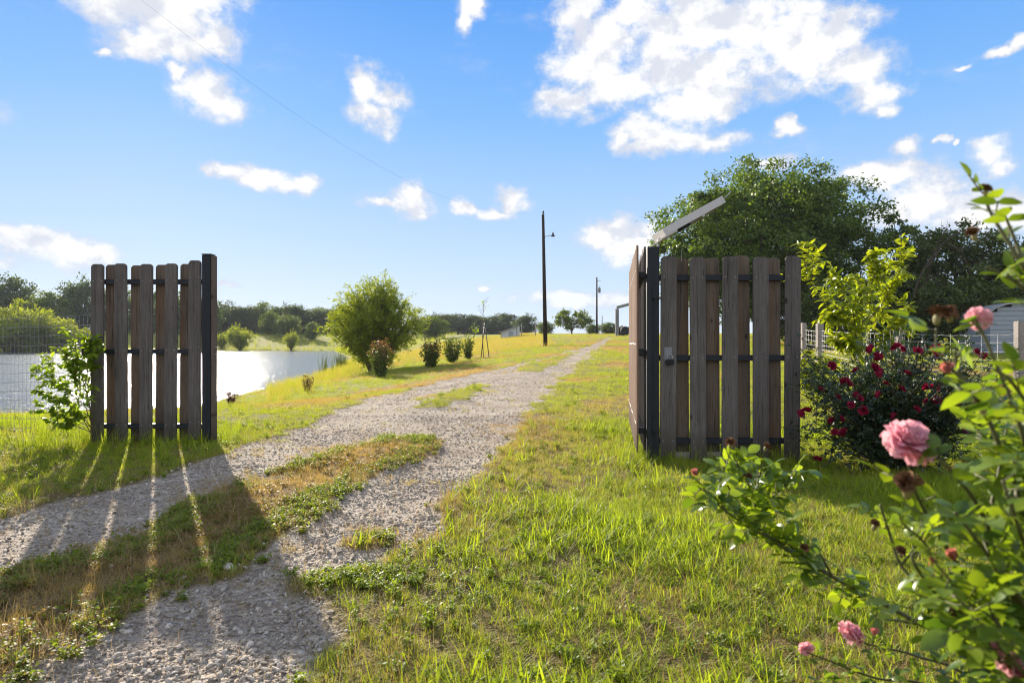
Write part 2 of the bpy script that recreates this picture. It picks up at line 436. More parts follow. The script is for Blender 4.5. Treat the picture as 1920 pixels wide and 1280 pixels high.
def water_mat():
    m, N = new_mat('pond_water')
    geo = N.n('ShaderNodeNewGeometry').outputs['Position']
    a = N.noise(N.scalev(geo, (1.0, 1.8, 1)), 2.6, 3, .55, .3)
    b = N.noise(N.scalev(geo, (1.0, 2.2, 1)), .45, 3, .5, .3)
    c_ = N.noise(N.scalev(geo, (1.0, 2.0, 1)), 9.0, 2, .5)
    h = N.math('ADD', N.math('MULTIPLY', a, .35), N.math('ADD', N.math('MULTIPLY', b, 1.0), N.math('MULTIPLY', c_, .10)))
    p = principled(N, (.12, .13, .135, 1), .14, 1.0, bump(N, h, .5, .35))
    p.inputs['IOR'].default_value = 1.33
    out(N, p); return m

# ------------------------------------------------------------------ sun, sky, camera
EXPO = 1.32
BACK_FILL = .56
AZ, EL = R(-27.5), R(19.6)
S = Vector((math.sin(AZ)*math.cos(EL), math.cos(AZ)*math.cos(EL), math.sin(EL)))
sun = bpy.data.lights.new('sun', 'SUN'); sun.energy = 5.0; sun.angle = R(.5); sun.color = (1.0, .89, .74)
so = bpy.data.objects.new('sun', sun); COL.objects.link(so); so.rotation_euler = S.to_track_quat('Z', 'Y').to_euler(); so.location = S*300

def dirc(px, py):
    x = (px-960)/F; z = (640-py)/F
    return math.atan2(x, 1), math.atan2(z, math.sqrt(1+x*x))
# cumulus puffs: photo-pixel centre and half sizes, weight  -> direction angles
PUFFS = [(330, 20, 130, 75), (235, -10, 120, 60), (300, 80, 110, 35), (395, 70, 55, 40), (370, -10, 90, 50), (200, -40, 120, 50), (270, 95, 60, 25),
    (372, 165, 55, 38), (425, 205, 55, 32), (390, 190, 60, 35), (330, 140, 25, 20),
    (690, 165, 40, 38), (725, 190, 45, 40), (705, 220, 50, 30), (670, 150, 25, 25),
    (880, 10, 32, 30), (868, 40, 20, 25),
    (490, 330, 70, 22), (575, 340, 38, 22), (430, 320, 55, 16), (390, 318, 25, 14), (535, 342, 40, 15),
    (770, 380, 48, 24), (775, 362, 28, 22), (720, 385, 45, 12),
    (955, 380, 34, 26), (930, 395, 40, 14), (870, 388, 22, 18),
    (1090, 30, 60, 60), (1140, 80, 70, 70), (1100, 130, 80, 40), (1060, 195, 65, 30), (1160, 160, 100, 40), (1200, 20, 80, 50),
    (1300, 40, 110, 80), (1400, 60, 130, 85), (1330, 140, 130, 60), (1500, 50, 120, 50), (1500, 110, 110, 55), (1590, 130, 90, 40), (1640, 165, 60, 38), (1560, 75, 70, 40), (1600, 30, 55, 25),
    (1240, 110, 70, 90), (1290, 200, 95, 35), (1660, 200, 35, 14), (1350, 210, 30, 25),
    (1210, 245, 60, 32), (1270, 260, 90, 30), (1340, 265, 60, 22), (1170, 255, 30, 22), (1200, 270, 50, 18),
    (1480, 245, 28, 12), (1475, 230, 20, 14),
    (1700, 280, 32, 20), (1860, 295, 48, 34), (1885, 310, 40, 22), (1850, 275, 30, 20), (1770, 272, 12, 7), (1792, 274, 10, 6),
    (1690, 330, 110, 28), (1740, 375, 120, 40), (1610, 325, 60, 18), (1430, 310, 50, 16), (1850, 400, 160, 45), (1680, 400, 90, 30),
    (1150, 440, 62, 34), (1180, 470, 70, 35), (1120, 445, 30, 25), (1215, 440, 40, 30),
    (1090, 560, 150, 14), (1060, 570, 60, 12), (1150, 565, 60, 12), (910, 543, 18, 6),
    (60, 455, 110, 30), (130, 475, 100, 30), (20, 440, 70, 25), (190, 480, 40, 20), (-60, 460, 90, 35), (-20, 490, 90, 15),
    (1890, 95, 40, 12), (1810, 122, 22, 7), (1915, 80, 18, 16), (425, 536, 25, 8), (205, 98, 22, 6),
    (-160, 200, 160, 60), (2080, 220, 120, 60), (2150, 90, 100, 50), (-200, 330, 130, 40)]

def build_world():
    w = bpy.data.worlds.new('World'); scene.world = w; w.use_nodes = True
    N = NT(w.node_tree)
    sky = N.n('ShaderNodeTexSky'); sky.sky_type = 'NISHITA'; sky.sun_disc = False
    sky.sun_elevation = EL; sky.sun_rotation = AZ; sky.air_density = 1.0; sky.dust_density = .4; sky.ozone_density = 2.0
    tc = N.n('ShaderNodeTexCoord').outputs['Generated']
    sx = N.n('ShaderNodeSeparateXYZ'); N.set(sx, 0, tc)
    u = N.math('ARCTAN2', sx.outputs[0], sx.outputs[1]); v = N.math('ARCSINE', sx.outputs[2])
    grad = N.ramp(N.mapr(v, 0.0, R(90)), [(0, (.72, .86, 1.05)), (.04, (.66, .83, 1.05)), (.115, (.46, .70, 1.04)), (.20, (.24, .545, 1.04)), (.29, (.13, .41, 1.0)), (.42, (.085, .33, .92)), (1, (.04, .17, .55))])
    nis = N.n('ShaderNodeVectorMath', operation='MULTIPLY'); N.set(nis, 0, sky.outputs[0]); nis.inputs[1].default_value = (.10, .10, .10)
    base = N.mix(.92, nis.outputs[0], grad)
    uv = N.n('ShaderNodeCombineXYZ'); N.set(uv, 0, u); N.set(uv, 1, v)
    # puffs wobbled by noise
    wn = N.n('ShaderNodeTexNoise'); wn.inputs['Scale'].default_value = 16; wn.inputs['Detail'].default_value = 5; wn.inputs['Roughness'].default_value = .6; N.set(wn, 'Vector', uv)
    sub = N.n('ShaderNodeVectorMath', operation='SUBTRACT'); N.set(sub, 0, wn.outputs['Color']); sub.inputs[1].default_value = (.5, .5, .5)
    wob = N.addv(uv.outputs[0], N.scalev(sub.outputs[0], (.055, .045, 0)))
    fld = None
    for (px, py, rx, ry) in PUFFS:
        cu, cv = dirc(px, py)
        k = math.cos(cu)
        ru, rv = rx*1.25/F*k*k, ry*1.25/F*k
        d = N.n('ShaderNodeVectorMath', operation='MULTIPLY_ADD'); N.set(d, 0, wob); d.inputs[1].default_value = (1/ru, 1/rv, 0); d.inputs[2].default_value = (-cu/ru, -cv/rv, 0)
        l = N.n('ShaderNodeVectorMath', operation='LENGTH'); N.set(l, 0, d.outputs[0])
        f = N.math('SUBTRACT', 1.0, l.outputs['Value'])
        fld = f if fld is None else N.math('SMOOTH_MAX', fld, f, .25)
    n1 = N.noise(N.scalev(uv, (1, 1.25, 1)), 24, 9, .64)
    n2 = N.noise(N.scalev(uv, (1, 1.6, 1)), 9, 6, .6)
    dens = N.math('ADD', fld, N.math('ADD', N.math('MULTIPLY', N.math('SUBTRACT', n1, .5), 1.75), N.math('MULTIPLY', N.math('SUBTRACT', n2, .5), .8)))
    alpha = N.mapr(dens, -.08, .70, 0.0, 1.0, True)
    alpha = N.math('MULTIPLY', alpha, N.mapr(fld, -.25, .15, 0.0, 1.0, True))
    wisp = N.math('MULTIPLY', N.mapr(N.noise(N.scalev(uv, (1, 2.2, 1)), 8, 8, .66), .54, .80, 0.0, .42, True), N.mapr(fld, -2.2, -.2, 0.0, 1.0, True))
    alpha = N.math('MAXIMUM', alpha, wisp)
    low = N.mapr(v, .02, .14, .62, 1.0)           # clouds thin out towards the horizon
    alpha = N.math('MULTIPLY', alpha, low)
    core = N.mapr(N.math('ADD', dens, N.math('MULTIPLY', N.math('SUBTRACT', N.noise(uv, 14, 5), .5), 1.2)), .12, .75, 0.0, 1.0, True)
    # billows: side turned up and to the sun is bright, the other in its own shade
    def lump(v_): return N.noise(N.scalev(v_, (1, 1.2, 1)), 13, 5, .55)
    rel = N.math('MULTIPLY', N.math('SUBTRACT', lump(uv.outputs[0]), lump(N.addv(uv.outputs[0], (-.010, .022, 0)))), 3.2)
    core = N.math('MULTIPLY', core, N.mapr(rel, -.42, .08, .15, 1.0, True))
    ccol = N.mix(core, (.70, .745, .86, 1), (1.05, 1.045, 1.04, 1))
    col = N.mix(alpha, base, ccol)
    # unseen bright cloud overhead and behind the viewer, added as fill light
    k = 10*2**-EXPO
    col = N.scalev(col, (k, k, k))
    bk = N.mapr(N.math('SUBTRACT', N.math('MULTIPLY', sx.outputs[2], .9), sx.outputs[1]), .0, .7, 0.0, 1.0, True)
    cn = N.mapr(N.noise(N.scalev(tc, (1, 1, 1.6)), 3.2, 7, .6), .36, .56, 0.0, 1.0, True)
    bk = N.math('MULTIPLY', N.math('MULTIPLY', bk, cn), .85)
    col = N.mix(bk, col, (BACK_FILL*10, BACK_FILL*10*.97, BACK_FILL*10*.92, 1))
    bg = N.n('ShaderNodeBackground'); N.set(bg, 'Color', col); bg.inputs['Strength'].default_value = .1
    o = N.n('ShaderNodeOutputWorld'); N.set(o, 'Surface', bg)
    try: w.cycles.sampling_method = 'MANUAL'; w.cycles.sample_map_resolution = 512
    except Exception: pass
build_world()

cam = bpy.data.cameras.new('camera'); cam.lens = 24; cam.sensor_width = 36; cam.clip_start = .05; cam.clip_end = 3000
cam.dof.use_dof = True; cam.dof.focus_distance = 7.5; cam.dof.aperture_fstop = 5.0
co = bpy.data.objects.new('camera', cam); COL.objects.link(co); co.location = (0, 0, CAMZ); co.rotation_euler = (R(90), 0, 0)
scene.camera = co
vs = scene.view_settings; vs.view_transform = 'Standard'; vs.look = 'None'; vs.exposure = EXPO; vs.gamma = 1
cy = scene.cycles; cy.max_bounces = 8; cy.diffuse_bounces = 3; cy.glossy_bounces = 3; cy.transmission_bounces = 5; cy.transparent_max_bounces = 8
cy.filter_width = 1.1; cy.use_denoising = True; cy.caustics_reflective = False; cy.caustics_refractive = False; cy.sample_clamp_indirect = 6
try: cy.denoiser = 'OPENIMAGEDENOISE'; cy.denoising_input_passes = 'RGB_ALBEDO_NORMAL'
except Exception: pass

# ------------------------------------------------------------------ ground and water
def graded(lo, hi, a, b, s, g):
    c = list(np.arange(a, b, s)); st = s; x = c[-1]
    while x < hi: st *= g; x += st; c.append(x)
    st = s; x = c[0]; L = []
    while x > lo: st *= g; x -= st; L.append(x)
    return np.array(L[::-1]+c)
def micro(X, Y):
    t = track(X, Y)
    amp = np.clip(.4+.05*Y, .4, 1.6)
    z = (fbm(X*1.1, Y*1.1, 5)-.5)*.06*amp + (fbm(X*.2+9, Y*.2, 3)-.5)*.10*sstep(8, 30, Y)
    return z - .035*sstep(-.1, .25, t)*sstep(60, 20, Y)
def ground_z(X, Y): return height(X, Y)+micro(X, Y)
def build_ground():
    xs = graded(-700, 700, -4.5, 4.5, .06, 1.055); ys = graded(-120, 950, 1.4, 10, .06, 1.04)
    X, Y = np.meshgrid(xs, ys); nx, ny = len(xs), len(ys)
    Z = ground_z(X.ravel(), Y.ravel())
    V = np.stack([X.ravel(), Y.ravel(), Z], 1)
    i = np.arange(nx-1)[None, :]+np.arange(ny-1)[:, None]*nx
    T = np.stack([i, i+1, i+nx+1, i+nx], -1).reshape(-1, 4)
    me = np_mesh('ground', V, T, ground_mat(), smooth=True)
    t = track(X.ravel(), Y.ravel())
    a = me.attributes.new('path', 'FLOAT', 'POINT'); a.data.foreach_set('value', sstep(-.12, .15, t).astype(np.float32))
    a = me.attributes.new('dry', 'FLOAT', 'POINT'); a.data.foreach_set('value', dryness(X.ravel(), Y.ravel()).astype(np.float32))
    tag(link('ground', me), kind='structure')
    # water sheet: only as far as a metre under the bank
    P = np.array(POND, float)
    c = P.mean(0); Pd = norm(P-c)
    W = P+Pd*1.5
    bm = bmesh.new(); vs_ = [bm.verts.new((x, y, WATER)) for x, y in W]; f = bm.faces.new(vs_)
    if f.normal.z < 0: f.normal_flip()
    bmesh.ops.triangulate(bm, faces=bm.faces[:])
    tag(bm_obj('water', bm, water_mat()), kind='structure')
build_ground()

# ------------------------------------------------------------------ scattering (stuff)
def blades(rs, n, L, W, spread, tilt, curve, levels=4, stiff=1.0):
    """n blades as one triangle soup"""
    A = Acc(); l = rs.uniform(L[0], L[1], n); w = rs.uniform(W[0], W[1], n)
    az = rs.uniform(0, 2*math.pi, n); r = spread*np.sqrt(rs.rand(n)); aa = rs.uniform(0, 2*math.pi, n)
    P = np.stack([r*np.cos(aa), r*np.sin(aa), np.full(n, -.008)], 1)
    th = np.abs(rs.normal(tilt, tilt*.45, n)); cu = rs.uniform(curve[0], curve[1], n)
    d = np.stack([np.cos(az), np.sin(az), 0*az], 1); s = np.stack([-np.sin(az), np.cos(az), 0*az], 1)
    tw = rs.uniform(-.5, .5, n); s = norm(s*np.cos(tw)[:, None]+d*np.sin(tw)[:, None])
    rows = []; cur = P.copy()
    for k in range(levels):
        t = k/(levels-1)
        ww = w*(1-t)**.7*(1 if k else .7)
        if k < levels-1: rows += [cur-s*ww[:, None]/2, cur+s*ww[:, None]/2]
        else: rows.append(cur.copy())
        ang = th+cu*t
        cur = cur+(d*np.sin(ang)[:, None]+np.array([0, 0, 1.])*np.cos(ang)[:, None])*(l/(levels-1))[:, None]
    m = len(rows); V = np.stack(rows, 1).reshape(-1, 3)
    T = []
    for k in range(levels-2): a = 2*k; T += [(a, a+1, a+3), (a, a+3, a+2)]
    a = 2*(levels-2); T.append((a, a+1, a+2))
    T = (np.array(T)[None]+np.arange(n)[:, None, None]*m).reshape(-1, 3)
    return V, T, np.repeat(rs.rand(n), m)
HID = {}
def proto(kind, meshes):
    c = bpy.data.collections.new('proto_'+kind)
    for i, me in enumerate(meshes):
        o = bpy.data.objects.new('%s_%02d' % (kind, i), me); c.objects.link(o)
    HID[kind] = (c, len(meshes))
rs = np.random.RandomState(3)
def mk(kind, n, fn, mat):
    L = []
    for i in range(n):
        V, T, r = fn(rs); L.append(np_mesh(kind, V, T, M[mat], r, True))
    proto(kind, L)
mk('lush', 10, lambda q: blades(q, 13, (.06, .16), (.0048, .0105), .035, .9, (-.1, .9)), 'grass')
mk('fine', 8, lambda q: blades(q, 34, (.025, .075), (.0018, .0035), .055, .55, (.1, 1.0), 3), 'fine')
mk('straw', 5, lambda q: blades(q, 16, (.05, .16), (.0015, .003), .06, 1.15, (-.1, .45), 3), 'straw')
mk('tall', 6, lambda q: blades(q, 20, (.22, .52), (.004, .008), .07, .28, (.1, .8)), 'grass')
mk('tallfine', 6, lambda q: blades(q, 30, (.18, .42), (.002, .004), .09, .3, (.05, .6), 3), 'fine')
def weed(q):
    A = Acc(); n = 11
    az = q.uniform(0, 6.28, n); th = q.uniform(.2, 1.15, n); l = q.uniform(.03, .085, n)
    for i in range(n):
        d = np.array([math.cos(az[i])*math.sin(th[i]), math.sin(az[i])*math.sin(th[i]), math.cos(th[i])])
        k = 7; t = np.linspace(.25, 1, k)
        P = d[None]*l[i]*t[:, None]+q.normal(0, .004, (k, 3)); P[:, 2] = np.maximum(P[:, 2], .003)
        D = norm(q.normal(0, 1, (k, 3))*[1, 1, .3]+d*.4); Nn = norm(q.normal(0, .5, (k, 3))+[0, 0, 1])
        A.add(*stamp(leaf8(.36, .06, .1)[0], leaf8()[1], P, frames(D, Nn), q.uniform(.012, .024, k), q))
    return np.concatenate(A.V), np.concatenate(A.T), np.concatenate(A.r)
mk('weed', 6, weed, 'weed')
def rock(q):
    bm = bmesh.new(); bmesh.ops.create_icosphere(bm, subdivisions=2, radius=1)
    V = np.array([v.co[:] for v in bm.verts]); T = np.array([[v.index for v in f.verts] for f in bm.faces]); bm.free()
    for _ in range(11):                      # chip facets off a ball
        n = norm(q.normal(0, 1, 3)); c = q.uniform(.42, .82)
        d = V@n; V = V-np.maximum(d-c, 0)[:, None]*n
    V = V*np.array([q.uniform(.85, 1.4), q.uniform(.65, 1.0), q.uniform(.38, .7)])
    return V, T, np.full(len(V), q.rand())
L_ = []
for i in range(9):
    V, T, r = rock(rs); L_.append(np_mesh('rock', V, T, M['stone'], r, False))
proto('rock', L_)

def gn_group(coll):
    g = bpy.data.node_groups.new('scatter_'+coll.name, 'GeometryNodeTree')
    g.interface.new_socket('Geometry', in_out='INPUT', socket_type='NodeSocketGeometry')
    g.interface.new_socket('Geometry', in_out='OUTPUT', socket_type='NodeSocketGeometry')
    nn = g.nodes; gi = nn.new('NodeGroupInput'); go = nn.new('NodeGroupOutput')
    ci = nn.new('GeometryNodeCollectionInfo'); ci.inputs['Collection'].default_value = coll
    ci.inputs['Separate Children'].default_value = True; ci.inputs['Reset Children'].default_value = True
    ip = nn.new('GeometryNodeInstanceOnPoints'); ip.inputs['Pick Instance'].default_value = True
    def na(name, typ):
        a = nn.new('GeometryNodeInputNamedAttribute'); a.data_type = typ; a.inputs['Name'].default_value = name; return a.outputs['Attribute']
    g.links.new(gi.outputs[0], ip.inputs['Points']); g.links.new(ci.outputs[0], ip.inputs['Instance'])
    g.links.new(na('idx', 'INT'), ip.inputs['Instance Index'])
    g.links.new(na('rot', 'FLOAT_VECTOR'), ip.inputs['Rotation']); g.links.new(na('scl', 'FLOAT_VECTOR'), ip.inputs['Scale'])
    g.links.new(ip.outputs[0], go.inputs[0])
    return g
def scatter(name, kind, P, scl, dry, tilt=.12, q=None, label=None, cat=None):
    coll, nv = HID[kind]; n = len(P); q = q or rs
    me = bpy.data.meshes.new(name); me.vertices.add(n); me.vertices.foreach_set('co', np.asarray(P, np.float32).ravel())
    def att(nm, typ, data, key):
        a = me.attributes.new(nm, typ, 'POINT'); a.data.foreach_set(key, data.ravel())
    att('idx', 'INT', q.randint(0, nv, n).astype(np.int32), 'value')
    att('rot', 'FLOAT_VECTOR', np.stack([q.normal(0, tilt, n), q.normal(0, tilt, n), q.uniform(0, 6.283, n)], 1).astype(np.float32), 'vector')
    scl = np.asarray(scl, np.float32)
    if scl.ndim == 1: scl = np.repeat(scl[:, None], 3, 1)
    att('scl', 'FLOAT_VECTOR', scl, 'vector'); att('dry', 'FLOAT', np.asarray(dry, np.float32), 'value')
    o = link(name, me); md = o.modifiers.new('scatter', 'NODES'); md.node_group = gn_group(coll)
    tag(o, label, cat, kind='stuff'); return o
def cand(q, y0, y1, dens, wide=.86, pad=.7):
    a = wide*(y1*y1-y0*y0)+2*pad*(y1-y0); n = int(a*dens)
    Y = np.sqrt(q.uniform(y0*y0, y1*y1, n)); X = q.uniform(-1, 1, n)*(wide*Y+pad)
    return X, Y
def jn(*a): return np.concatenate(a)
def build_stuff():
    q = np.random.RandomState(11)
    acc = {k: [[], [], []] for k in ('lush', 'fine', 'straw', 'weed', 'tall', 'tallfine', 'rock')}
    def put(kind, X, Y, s, d, dz=0.0):
        if len(X) == 0: return
        acc[kind][0].append(np.stack([X, Y, ground_z(X, Y)+dz], 1)); acc[kind][1].append(s); acc[kind][2].append(d)
    FENCES = lambda X, Y: np.minimum(np.hypot(np.clip(np.abs(X+3.7)-.7, 0, 9), Y-7.15), np.hypot(np.clip(np.abs(X-1.92)-.66, 0, 9), Y-6.05))
    for (y0, y1, ld, fd, sd_, wd, k) in ((1.5, 4.5, 1800, 520, 420, 300, 1.0), (4.5, 9, 680, 460, 190, 120, 1.1), (9, 20, 22, 150, 20, 6, 1.5), (20, 50, 1.5, 26, 3, 0, 2.6), (50, 130, 0, 3.0, 0, 0, 4.5)):
        # coarse green lawn
        X, Y = cand(q, y0, y1, ld); t = track(X, Y); d = dryness(X, Y); pd = -sdist(POND, X, Y)
        n = fbm(X*1.7+60, Y*1.7, 4); right = sstep(-.4, .5, X-.1*Y); lushness = (.18+.82*sstep(.26, .50, n))*(.22+.78*right)*np.where(Y < 9, 1, .6)
        st = sdist(STRIP, X, Y)
        keep = (t < -.02) & (pd > .4) & (st < .0) & (q.rand(len(X)) < lushness*(1-.75*d))
        big = sstep(.50, .68, fbm(X*1.1+15, Y*1.1+71, 3))[keep]
        put('lush', X[keep], Y[keep], k*q.uniform(.35, .8, keep.sum())*(.75+.7*big), d[keep]*.5)
        # fine turf
        X, Y = cand(q, y0, y1, fd); t = track(X, Y); d = dryness(X, Y); pd = -sdist(POND, X, Y); n = fbm(X*2.3+20, Y*2.3, 4)
        prob = np.where(t < .0, np.where(Y < 9, .30, .40)+.65*sstep(.38, .58, n), .30*sstep(.52, .68, n)*np.exp(-np.clip(t, 0, 9)/.35))
        keep = (pd > .3) & (q.rand(len(X)) < prob)
        put('fine', X[keep], Y[keep], k*q.uniform(.45, .95, keep.sum()), d[keep]*.9+np.where(t[keep] > 0, .25, 0))
        # straw and thatch
        X, Y = cand(q, y0, y1, sd_); t = track(X, Y); d = dryness(X, Y); pd = -sdist(POND, X, Y)
        keep = (pd > .5) & (q.rand(len(X)) < np.where(t < 0, .25+.75*d, .12))
        put('straw', X[keep], Y[keep], k*q.uniform(.5, 1.1, keep.sum()), d[keep])
        # creeping weeds on the crown of the drive and its edges
        X, Y = cand(q, y0, y1, wd*2.2); t = track(X, Y); d = dryness(X, Y); st = sdist(STRIP, X, Y)
        for p in PATCHES: st = np.maximum(st, sdist(p, X, Y))
        n = fbm(X*1.9+90, Y*1.9, 4)
        prob = np.where(st > -.15, .05+.35*sstep(.45, .60, n), np.where(t < 0, .10, .05*sstep(.55, .7, n)))
        ed = np.exp(-((st-.12)/.16)**2); prob = np.where(st > -.1, np.clip(prob+.85*ed*sstep(.28, .46, n), 0, 1), prob)
        keep = (q.rand(len(X)) < prob) & (t < .1)
        put('weed', X[keep], Y[keep], k*q.uniform(.38, .85, keep.sum()), np.clip(d[keep]*.75-.25*ed[keep], 0, 1))
    # long grass along both gate panels, the wire fence and the pond bank
    X, Y = cand(q, 4.5, 10, 170); f = FENCES(X, Y); t = track(X, Y)
    wl = (X < -3.0) & (Y > 6.0); n = fbm(X*1.5+7, Y*1.5, 3)
    prob = np.exp(-(f/.22)**2)*.8+np.where(wl, .28*sstep(.40, .65, n)*(Y < 8.6), 0)
    keep = (q.rand(len(X)) < prob) & (t < -.1); put('tall', X[keep], Y[keep], q.uniform(.22, .5, keep.sum())*np.where((X[keep] < -4.2), 1.5, 1), q.uniform(0, .35, keep.sum()))
    X, Y = cand(q, 9, 70, 14); pd = -sdist(POND, X, Y)
    prob = np.exp(-((pd-1.2)/1.6)**2); keep = (q.rand(len(X)) < prob) & (pd > .05)
    put('tallfine', X[keep], Y[keep], q.uniform(.7, 1.5, keep.sum())*np.where(X[keep] < -.36*Y[keep], .35, 1.0), q.uniform(.25, .7, keep.sum()))
    X, Y = cand(q, 12, 26, 25); pd = -sdist(POND, X, Y); keep = (X < -6) & (pd > .05) & (pd < 3) & (q.rand(len(X)) < .3)
    put('tallfine', X[keep], Y[keep], q.uniform(.25, .6, keep.sum()), q.uniform(.2, .7, keep.sum()))
    X = q.uniform(-100, -14, 26000); Y = q.uniform(120, 190, 26000); pd = -sdist(POND, X, Y)
    keep = (pd > .2) & (q.rand(len(X)) < np.where(pd < 2.5, .9, .10)); put('tallfine', X[keep], Y[keep], q.uniform(1.8, 3.6, keep.sum()), q.uniform(.0, .45, keep.sum()))
    X = q.uniform(-12, 14, 16000); Y = q.uniform(45, 112, 16000); t = track(X, Y); pd = -sdist(POND, X, Y)
    keep = (t < -.6) & (pd > 2) & (X < .02*Y+2); put('tallfine', X[keep], Y[keep], q.uniform(.6, 1.3, keep.sum()), q.uniform(.35, .9, keep.sum()))
    # gravel
    for (y0, y1, dn, a, b) in ((1.5, 3.4, 5600, .0035, .019), (3.4, 6, 3000, .0045, .019), (6, 10, 1000, .005, .018), (10, 24, 200, .008, .022), (24, 60, 10, .02, .05)):
        X, Y = cand(q, y0, y1, dn); t = track(X, Y); n = fbm(X*1.6+33, Y*1.6, 4)
        keep = (q.rand(len(X)) < np.where(t > .03, .35+.65*sstep(.38, .6, n), .10*np.exp(-np.clip(-t, 0, 9)/.2)))
        u = q.rand(keep.sum())**3.6; put('rock', X[keep], Y[keep], a+(b-a)*u, 0*u, .002)
    L = {'lush': ('grass', 'broad bladed bright green grass growing on the lawn beside the drive'), 'fine': ('turf', 'short fine turf fading from green to straw colour'),
         'straw': ('dry_grass', 'loose dry straw lying between the grass'), 'weed': ('ground_weeds', 'low creeping weeds on the crown of the drive'),
         'tall': ('tall_grass', 'long green grass at the foot of the gate panels'), 'tallfine': ('bank_grass', 'long seeding grass on the pond bank and field'), 'rock': ('gravel', 'pale limestone gravel on the two wheel tracks')}
    for kd, (nm, lb) in L.items():
        P, s, d = [jn(*z) for z in acc[kd]]
        scatter(nm, kd, P, s, d, .5 if kd == 'rock' else .12, q, lb, 'gravel' if kd == 'rock' else 'grass' if kd != 'weed' else 'weeds')
        print('stuff', nm, len(P))
build_stuff()

# ------------------------------------------------------------------ gate panels
BW, BT, BH = .14, .019, 1.83
def board_mesh(w, h, mat, t=BT, ear=.026, rails=(), dep=-BT/2):
    bm = bmesh.new()
    o = [(-w/2, 0), (w/2, 0), (w/2, h-ear), (w/2-ear*.45, h-ear*.35), (w/2-ear, h), (-w/2+ear, h), (-w/2+ear*.45, h-ear*.35), (-w/2, h-ear)]
    f = [bm.verts.new((x, -t/2, z)) for x, z in o]; b = [bm.verts.new((x, t/2, z)) for x, z in o]
    bm.faces.new(f); bm.faces.new(b[::-1])
    for i in range(8): j = (i+1) % 8; bm.faces.new((f[j], f[i], b[i], b[j]))
    bmesh.ops.bevel(bm, geom=bm.edges[:], offset=.003, segments=1, affect='EDGES')
    bmesh.ops.recalc_face_normals(bm, faces=bm.faces[:])
    for z in rails:                              # screw heads, part of the board's face
        for x in (-.042, .042):
            o = bmesh.ops.create_uvsphere(bm, u_segments=8, v_segments=5, radius=.0048, matrix=Matrix.Translation((x, dep, z)))
            for v in o['verts']:
                for fc in v.link_faces: fc.material_index = 1
    me = bpy.data.meshes.new('board'); bm.to_mesh(me); bm.free(); me.materials.append(mat); me.materials.append(M['zinc']); return me
rr = random.Random(5)
def panel(root, x0, n, pitch, rails, h, front, back, rail_x, grow=0.0, lean=0.0, BW=BW):
    """shadowbox panel in the root's local frame: front boards at -y, back boards at +y, rails between"""
    fm, bmh = board_mesh(BW, h, front, rails=rails), board_mesh(BW, h, back)
    for i in range(n):
        x = x0+i*pitch
        b = link('board', fm, root, (x+rr.uniform(-.002, .002), -.0355, .0+rr.uniform(-.014, .014)+grow*i), (R(rr.uniform(-.2, .2)), R(rr.uniform(-.3, .3))+lean, R(rr.uniform(-2, 2))))
        if i < n-1:
            link('board', bmh, root, (x+pitch/2, .0355, rr.uniform(-.012, .010)+grow*i), (0, R(rr.uniform(-.35, .35)), R(rr.uniform(-1.2, 1.2))))
    for z in rails:
        box('rail', M['steel'], root, rail_x[0], rail_x[1], -.0250, .0250, z-.0255, z+.0255, .003)
